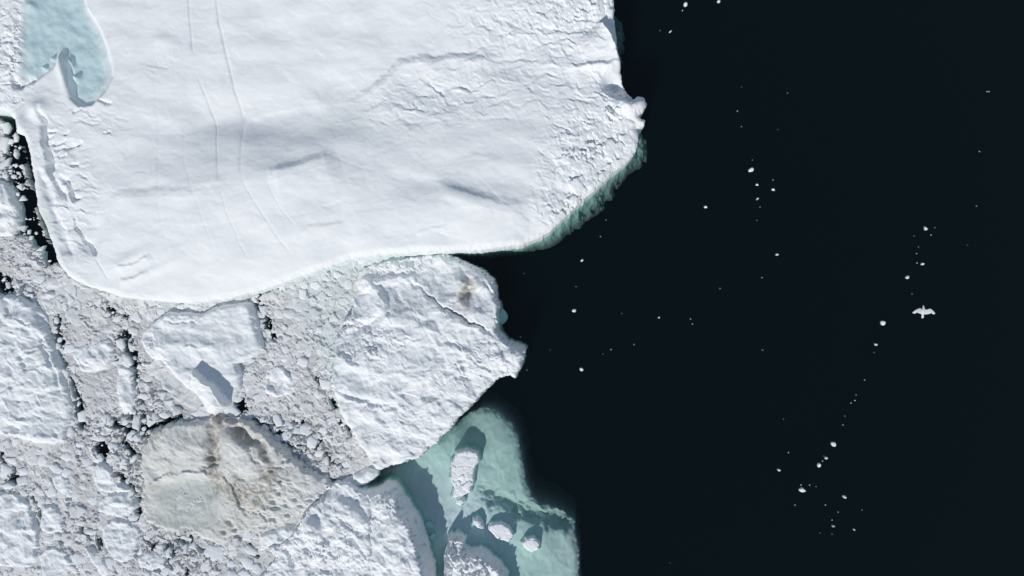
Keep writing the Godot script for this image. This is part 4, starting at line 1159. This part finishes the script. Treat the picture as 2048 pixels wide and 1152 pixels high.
const CHUNKS_LOW := [135, 773, 7, 7, 0, 155, 797, 4, 4, 0, 156, 808, 5, 7, 0, 213, 840, 14, 12, 40, 199, 852, 10, 9, 0, 248, 845, 8, 7, 0, 273, 843, 11, 16, 15, 303, 838, 13, 16, 20, 172, 866, 9, 8, 0, 197, 876, 14, 8, 0, 189, 862, 4, 6, 0, 183, 878, 5, 6, -30, 225, 870, 5, 8, 0, 240, 863, 10, 9, 0, 268, 878, 16, 16, 0, 150, 868, 4, 4, 0, 295, 777, 7, 6, 0, 288, 792, 12, 8, 0,
	300, 806, 7, 8, 0, 278, 760, 6, 4, 0, 316, 812, 6, 8, 20, 278, 747, 5, 4, 0, 283, 770, 4, 6, 0, 223, 857, 4, 3, 0, 183, 846, 5, 4, 0, 255, 874, 5, 5, 0, 287, 858, 5, 5, 0, 227, 894, 12, 10, 10, 222, 918, 11, 12, 0, 246, 928, 13, 13, 0, 254, 963, 4, 6, 0, 175, 925, 13, 12, 0, 130, 897, 8, 7, 0, 158, 905, 10, 9, 0, 184, 898, 9, 8, 0, 25, 920, 12, 9, 30, 85, 920, 14, 11, 0,
	45, 963, 13, 10, 0, 12, 942, 14, 15, 0, 75, 945, 8, 7, 0, 80, 982, 12, 7, 40, 162, 1018, 16, 18, -30, 252, 905, 8, 7, 0, 268, 946, 7, 7, 0, 17, 972, 13, 7, 0, 47, 985, 9, 6, 40, 68, 1015, 6, 8, 0, 62, 1002, 4, 4, 0, 130, 1012, 5, 18, -25, 155, 1118, 14, 14, 0, 182, 1064, 12, 7, 0, 145, 1062, 6, 6, 0, 168, 1078, 7, 9, -35, 189, 1076, 5, 6, 0, 258, 1130, 10, 5, 0,
	186, 1084, 6, 4, 0, 240, 1140, 9, 6, 0, 160, 1140, 8, 5, 0, 292, 1074, 9, 10, 0, 278, 1103, 8, 7, 30, 323, 1077, 13, 7, 20, 320, 1092, 13, 6, 35, 337, 1106, 7, 12, 10, 364, 1100, 16, 15, 10, 388, 1092, 13, 9, 35, 430, 1106, 22, 16, 10, 345, 1124, 9, 6, 0, 354, 1140, 12, 9, -45, 390, 1118, 11, 7, 0, 412, 1134, 12, 10, 0, 368, 1075, 10, 5, 0, 357, 1068, 5, 4, 0, 368, 1145, 4, 13, 10, 386, 1146, 9, 6, 0]

const CHUNKS_MID := [527, 622, 7, 12, -20, 535, 663, 8, 5, 20, 514, 632, 4, 7, 0, 630, 572, 10, 9, 40, 645, 592, 8, 5, 0, 651, 556, 12, 6, 40, 560, 628, 12, 9, 0, 600, 636, 12, 7, 10, 568, 653, 8, 9, 0, 572, 674, 12, 9, 0, 546, 662, 5, 5, 0, 550, 680, 6, 6, 0, 593, 704, 10, 9, 0, 616, 702, 6, 10, -30, 606, 674, 6, 6, 0, 502, 722, 8, 5, 0, 390, 614, 13, 9, 0, 545, 706, 10, 12, 0, 362, 614, 9, 6, 0,
	425, 607, 10, 6, -20, 455, 600, 10, 5, -15, 620, 660, 8, 6, 20, 632, 632, 8, 7, 0, 640, 660, 7, 9, 0, 512, 797, 8, 5, 0, 505, 752, 6, 9, 20, 497, 776, 5, 10, 30, 620, 757, 7, 8, 0, 634, 788, 8, 11, -20, 604, 750, 8, 6, 0, 550, 858, 6, 8, 0, 575, 850, 13, 9, 15, 594, 862, 9, 7, 0, 610, 858, 13, 11, -40, 624, 886, 13, 14, 0, 646, 860, 10, 8, 0, 664, 884, 11, 6, 25, 592, 880, 8, 8, 0,
	567, 892, 9, 5, 0, 597, 898, 6, 5, 0, 495, 832, 9, 4, 20, 648, 876, 5, 4, 0, 525, 840, 10, 7, 0, 640, 906, 11, 8, 0, 655, 920, 15, 11, 0, 634, 932, 9, 7, 0, 682, 912, 9, 6, 0, 604, 916, 7, 6, 0, 692, 930, 9, 7, 0, 665, 945, 8, 6, 0, 620, 912, 6, 6, 0, 680, 946, 7, 5, 0, 570, 720, 8, 6, 0, 526, 726, 9, 7, 20, 585, 722, 6, 8, 0, 640, 700, 7, 10, 10, 632, 736, 6, 7, 0]


func build_chunks() -> void:
	var list := []
	for src in [CHUNKS, CHUNKS_LOW, CHUNKS_MID]:
		for i in range(0, src.size(), 5): list.append([src[i], src[i + 1], src[i + 2], src[i + 3], src[i + 4]])
	var r := RandomNumberGenerator.new()
	r.seed = 21
	var tries := 0
	while list.size() < 292 and tries < 30000:
		tries += 1
		var u := r.randf_range(0, 745)
		var v := r.randf_range(250, 1150)
		var rad := lerpf(13.0, 4.5, minf(1.0, tries / 9000.0)) * r.randf_range(0.85, 1.1)
		if v < 480 and u > 46: continue
		if u > 560 and v > 1040: continue
		if not loose_free(u, v, rad) or not Geometry2D.is_point_in_polygon(Vector2(u, v), pts([-5, 230, 30, 300, 60, 440, 110, 540, 370, 604, 600, 552, 740, 512, 700, 580, 650, 690, 660, 800, 740, 940, 660, 960, 600, 1050, 560, 1152, -5, 1152])): continue
		var ok := true
		for k in list:
			if Vector2(k[0] - u, k[1] - v).length() < (maxf(k[2], k[3]) + rad) * 0.85:
				ok = false
				break
		if ok: list.append([u, v, rad * r.randf_range(0.8, 1.3), rad * r.randf_range(0.6, 1.0), r.randf_range(-60, 60)])
	# name each by its size, its shape and where it lies
	var kinds := {}
	for k in list:
		var big: float = maxf(k[2], k[3])
		var size := "large" if big > 12.0 else ("medium" if big > 8.0 else "small")
		var ratio: float = minf(k[2], k[3]) / big
		var form := "slim" if ratio < 0.55 else ("oval" if ratio < 0.8 else "compact")
		var best := 1e9
		var zone := ""
		for z in ZONES:
			var d: float = (z[0] as Vector2).distance_to(Vector2(k[0], k[1]))
			if d < best:
				best = d
				zone = z[1]
		var key := "%s %s chunk %s" % [size, form, zone]
		if not kinds.has(key): kinds[key] = []
		kinds[key].append(k)
	var order := ["topmost", "second from the top", "third from the top", "fourth from the top", "fifth from the top", "sixth from the top", "seventh from the top", "eighth from the top", "ninth from the top", "tenth from the top"]
	for key in kinds:
		var members: Array = kinds[key]
		members.sort_custom(func(a, b): return a[1] < b[1])
		for i in members.size():
			var k: Array = members[i]
			var label: String = key if members.size() == 1 else "%s, %s" % [key, order[mini(i, 9)]]
			var rr := RandomNumberGenerator.new()
			rr.seed = int(k[0] * 7.0 + k[1] * 131.0)
			var big: float = maxf(k[2], k[3])
			var g := rr.randf_range(0.72, 0.82)
			var m := chunk_mesh(k[2] * UNIT, k[3] * UNIT, clampf(big * 0.034, 0.16, 0.42) * rr.randf_range(0.8, 1.2), rr, Color(g, g * 1.02, g * 1.05), 16 if big < 9.0 else 26)
			var o := put("ice_chunk", m, rough_mat)
			o.position = mu(k[0], k[1], 0.2, 0.4)
			o.rotation_degrees.y = -k[4]
			tag(o, label, "ice chunk", "broken ice chunks packed between the icebergs")


func build_open_water_ice() -> void:
	# the small bergs over the turquoise shallows
	build_growler("tall knobbly ice block standing in the turquoise shallows", pts([904, 928, 914, 906, 934, 899, 955, 905, 958, 919, 950, 934, 948, 958, 941, 984, 922, 992, 904, 995, 909, 976, 902, 956]), 1.1)
	build_growler("little ice lump touching the tall block's lower end", pts([912, 998, 920, 994, 929, 1002, 922, 1012, 914, 1008]), 1.0)
	build_growler("round white ice block in the shallows, the larger of the two near the lower iceberg", pts([978, 1060, 984, 1049, 1002, 1045, 1018, 1054, 1027, 1070, 1016, 1084, 996, 1078]), 0.7)
	build_growler("small round ice block nearest the turquoise shelf's right edge", pts([1046, 1088, 1052, 1078, 1066, 1075, 1078, 1086, 1076, 1098, 1064, 1104, 1050, 1096]), 0.65)
	build_growler("tiny ragged ice lump above the smaller lower iceberg", pts([948, 1040, 955, 1036, 963, 1046, 966, 1058, 956, 1056, 948, 1048]), 0.8)
	# two lumps hanging just below the surface
	for k in [[858, 1053, 9, 8, "upper pale lump of ice under water beside the shaded cliff"], [865, 1076, 8, 9, "lower pale lump of ice under water beside the shaded cliff"], [1003, 634, 14, 17, "turquoise lump of ice under water in the notch of the lumpy iceberg"]]:
		var rr := RandomNumberGenerator.new()
		rr.seed = int(k[0])
		var o := put("underwater_ice", chunk_mesh(k[2] * UNIT, k[3] * UNIT, 0.7, rr, SUBMERGED, 14), wet_mat)
		o.position = mu(k[0], k[1], -1.0)
		tag(o, k[4], "underwater ice")
	# fragments adrift on the dark water: u, v, radius
	var big := [
		[1371, 9, 4, "at the top edge, upper end of the leftmost trail"], [1437, 3, 3, "cut by the top edge of the dark water"], [1341, 63, 3, "thin sliver left of the topmost bit"], [1502, 340, 5, "largest of the trail off the big iceberg's tip"], [1514, 369, 3.2, "just below the largest bit of that trail"], [1546, 379, 3, "right of the trail off the big iceberg's tip"],
		[1515, 398, 3, "third down the trail off the big iceberg's tip"], [1411, 414, 3, "alone between the big iceberg and the upper trail"], [1554, 509, 2.6, "alone below the upper trail"], [1164, 521, 3, "off the big iceberg's lower edge"], [1148, 621, 5, "largest bit near the lumpy iceberg's right side"], [1318, 635, 2.6, "alone in the middle of the dark water"],
		[1163, 739, 3.4, "below right of the lumpy iceberg's point"], [1851, 457, 4, "top of the curved trail above the bird"], [1814, 555, 4.4, "left above the flying bird"], [1766, 646, 4, "left below the flying bird"], [1752, 689, 2.6, "second below left of the bird"], [1845, 528, 2.4, "above the bird in the curved trail"], [1667, 888, 4.6, "topmost big bit of the lower right trail"],
		[1638, 930, 4, "middle of the lower right trail"], [1652, 916, 2.6, "just above the middle of the lower right trail"], [1605, 980, 6.5, "largest of the lower right trail"], [1557, 940, 3.6, "left of the lower right trail"], [1689, 994, 4, "right of the lower right trail"], [1666, 1052, 3, "lower end of the lower right trail"], [1708, 1059, 2, "far lower right of the dark water"]]
	for k in big:
		var rr := RandomNumberGenerator.new()
		rr.seed = int(k[0] * 3 + k[1])
		var thin := 0.4 if k[0] == 1341 else rr.randf_range(0.7, 1.0)
		var o := put("ice_fragment", chunk_mesh(k[2] * UNIT * 1.1, k[2] * UNIT * thin, 0.35, rr, SNOW, 9), snow_mat)
		o.position = mu(k[0], k[1], 0.03)
		o.rotation.y = 0.6 if thin < 0.5 else rr.randf() * TAU
		tag(o, "white ice bit " + k[3], "ice fragment", "ice bits adrift on the dark water")
	var specks := [1320, 61, 1365, 21, 1483, 174, 1575, 186, 1556, 259, 1505, 320, 1483, 253, 1475, 222, 1546, 360, 1520, 414, 1514, 441, 1212, 440, 1201, 473, 1244, 627, 1268, 689, 1222, 699, 1206, 708, 1381, 638, 1385, 648, 1524, 555, 1048, 547, 1152, 573, 1041, 674, 1974, 183, 1978, 183, 1953, 412, 1959, 303, 1870, 455, 1828, 472, 1837, 494, 1833, 507, 1834, 526, 1824, 588, 1862, 470, 1748, 705, 1729, 760,
		1712, 790, 1710, 801, 1702, 806, 1690, 832, 1686, 850, 1567, 838, 1648, 912, 1645, 922, 1632, 973, 1619, 970, 1602, 970, 1651, 1010, 1664, 1040, 1664, 1068, 1640, 1066, 1676, 1024, 1577, 905, 1525, 700, 1440, 577, 1935, 490, 1724, 1020, 1590, 1010, 1340, 1126, 1100, 700, 1054, 740]
	var proto: Node3D
	var speck_list := []
	for i in range(0, specks.size(), 2):
		var rr := RandomNumberGenerator.new()
		rr.seed = i + 900
		var o: Node3D
		if proto == null:
			proto = put("ice_speck", chunk_mesh(0.13, 0.11, 0.14, rr, SNOW, 7), snow_mat)
			o = proto
		else:
			o = proto.duplicate()
			o.name = numbered("ice_speck")
			add_child(o, true)
		o.position = mu(specks[i], specks[i + 1], 0.0)
		o.rotation.y = rr.randf() * TAU
		o.scale = Vector3.ONE * rr.randf_range(0.4, 0.85)
		speck_list.append([o, specks[i], specks[i + 1]])
	var places := [[Vector2(1350, 40), "near the top edge of the dark water"], [Vector2(1510, 300), "in the trail off the big iceberg's tip"], [Vector2(1560, 200), "in the upper middle of the dark water"], [Vector2(1210, 455), "just below the big iceberg's right shoulder"], [Vector2(1230, 690), "right of the lumpy iceberg"], [Vector2(1390, 640), "in the middle of the dark water"],
		[Vector2(1060, 570), "close to the lumpy iceberg's right side"], [Vector2(1970, 190), "at the upper right"], [Vector2(1955, 360), "far right above the bird"], [Vector2(1840, 490), "in the curved trail above the bird"], [Vector2(1740, 730), "below left of the bird"], [Vector2(1700, 810), "between the bird and the lower right trail"], [Vector2(1640, 950), "around the largest bit at the lower right"], [Vector2(1660, 1050), "in the lower right trail's end"], [Vector2(1340, 1120), "alone at the bottom edge"], [Vector2(1540, 640), "in the empty water left of the bird"]]
	var at_place := {}
	for k in speck_list:
		var near := 1e9
		var where := ""
		for z in places:
			var d: float = (z[0] as Vector2).distance_to(Vector2(k[1], k[2]))
			if d < near:
				near = d
				where = z[1]
		if not at_place.has(where): at_place[where] = []
		at_place[where].append(k)
	for where in at_place:
		var same: Array = at_place[where]
		same.sort_custom(func(a, b): return a[2] < b[2])
		for i in same.size():
			var order := ["topmost", "second from the top", "third from the top", "fourth from the top", "fifth from the top", "sixth from the top", "seventh from the top", "eighth from the top", "ninth from the top", "lowest"]
			tag(same[i][0], "tiny white ice speck %s%s" % [where, "" if same.size() == 1 else ", " + order[mini(i, 9)]], "ice speck", "specks of ice on the dark water")


func build_growler(label: String, ol: PackedVector2Array, top: float) -> void:
	var f := start(ol, 0.8, 14.0, 16.0, 0.35)
	var size := 0.0
	for s in f.s: size = maxf(size, s)
	for i in f.h.size(): f.h[i] = top * (0.8 + 0.2 * sqrt(clampf(f.s[i] / size, 0.0, 1.0)))
	var all := filled(f, 1.0)
	f.h = add_noise(f, f.h, bump_noise, top * 0.09, all, 0.9, 1.1, 6.0, 20.0)
	f.h = add_noise(f, f.h, fine_noise, top * 0.012, all, 1.0, 1.2, 4.0, 0.0)
	f.h = add_blocks(f, f.h, 15.0, top * 0.16, 0.3, all, 0.5, 0.6)
	shore(f, 3.0, 0.75, 2.0, 0.3)
	paint(f, SNOW, 0.03)
	sea_colour(f)
	tag(put("ice_block", mesh_of(f, top * 0.6, -1.8), rough_mat), label, "ice block", "ice blocks standing in the turquoise shallows")


func build_bird() -> void:
	# a white gull gliding high above the water; measured in units of the same survey, flown at 97 m
	var fly := 97.0
	var ol := pts([1847, 610.8, 1846, 611.2, 1844.8, 614.6, 1843.6, 618.4, 1842.2, 618.6, 1840.8, 616.6, 1838.6, 616.2, 1834.6, 617.4, 1829.6, 620, 1825.6, 623.2, 1823.4, 625.6, 1825.4, 626.6, 1828.6, 627.3, 1830.2, 626.2, 1831.6, 624.8, 1834, 625.2, 1838, 626.8, 1841.6, 628.2,
		1843, 628.8, 1842.6, 633, 1842.2, 635.8, 1843.4, 636.4, 1846, 636.3, 1847.4, 635.6, 1847.4, 632, 1847.8, 628.6, 1851, 628.5, 1855, 628.1, 1858.6, 627, 1862, 625.8, 1863.2, 627.4, 1864.6, 628.8, 1867.4, 627.9, 1869.6, 627.6, 1868.8, 625.2, 1865.4, 621.6, 1861.6, 618.4, 1858.4, 617.2, 1856, 617.8, 1853.6, 619.3, 1850.6, 618.9, 1849.4, 617.4, 1848.6, 614.4, 1847.6, 611.4])
	var f := start(ol, 0.32, 1.2, 4.0, 0.0)
	var k := UNIT * (1.0 - fly / ALT)
	var low := PackedFloat32Array()
	low.resize(f.h.size())
	f.col.resize(f.h.size())
	for i in f.h.size():
		var u := f.u0 + (i % f.nx) * f.st
		var v := f.v0 + (i / f.nx) * f.st
		var s := maxf(f.s[i], 0.0)
		var off := absf(u - 1846.2)
		var body := exp(-off * off / 5.0) * clampf(1.0 - absf(v - 621.5) / 13.0, 0.0, 1.0)
		var thick := 0.014 * sqrt(minf(s, 1.6) / 1.6) + 0.075 * body * sqrt(minf(s, 2.0) / 2.0)
		var arch := 0.10 * sin(clampf(off / 13.0, 0.0, 1.6)) - 0.05 * pow(off / 22.0, 2.0)
		f.h[i] = arch + thick
		low[i] = arch - thick
		var grey := lerpf(0.72, 0.82, clampf((v - 618.0) / 12.0, 0.0, 1.0))
		grey += 0.02 * fine_noise.get_noise_2d(u * 20.0, v * 5.0)
		if off < 3.0 and v < 617.5: grey = 0.8 if u > 1845.4 or v < 615.5 else 0.5
		f.col[i] = Color(grey, grey * 1.005, grey * 1.02)
	var st := SurfaceTool.new()
	st.begin(Mesh.PRIMITIVE_TRIANGLES)
	var c0 := Vector2(1846.2, 622.0)
	for y in f.ny - 1:
		for x in f.nx - 1:
			var q := [y * f.nx + x, y * f.nx + x + 1, (y + 1) * f.nx + x + 1, (y + 1) * f.nx + x]
			var inside := 0
			for i in q:
				if f.s[i] > -0.16: inside += 1
			if inside < 4: continue
			for side in 2:
				for t in ([0, 1, 2, 0, 2, 3] if side == 0 else [0, 2, 1, 0, 3, 2]):
					var i: int = q[t]
					st.set_color(f.col[i])
					st.set_smooth_group(0)
					st.add_vertex(Vector3((f.u0 + (i % f.nx) * f.st - c0.x) * k, f.h[i] if side == 0 else low[i], (f.v0 + (i / f.nx) * f.st - c0.y) * k))
	st.index()
	st.generate_normals()
	var bm := StandardMaterial3D.new()
	bm.vertex_color_use_as_albedo = true
	bm.roughness = 0.8
	var o := thing("gull", "white gull gliding with spread wings above the dark water", "bird", mu(c0.x, c0.y, fly, fly))
	put("body", st.commit(), bm, o)
	var em := StandardMaterial3D.new()
	em.albedo_color = Color(0.05, 0.05, 0.05)
	for s in [-1.0, 1.0]:
		var e := SphereMesh.new()
		e.radius = 0.006
		e.height = 0.012
		put("eye", e, em, o).position = Vector3(0.023 + s * 0.028, 0.05, (613.6 - c0.y) * k)
	var bk := CylinderMesh.new()
	bk.top_radius = 0.003
	bk.bottom_radius = 0.012
	bk.height = 0.05
	var km := StandardMaterial3D.new()
	km.albedo_color = Color(0.85, 0.75, 0.5)
	var b := put("beak", bk, km, o)
	b.rotation_degrees.x = -90
	b.position = Vector3(0.024, 0.015, (610.9 - c0.y) * k)
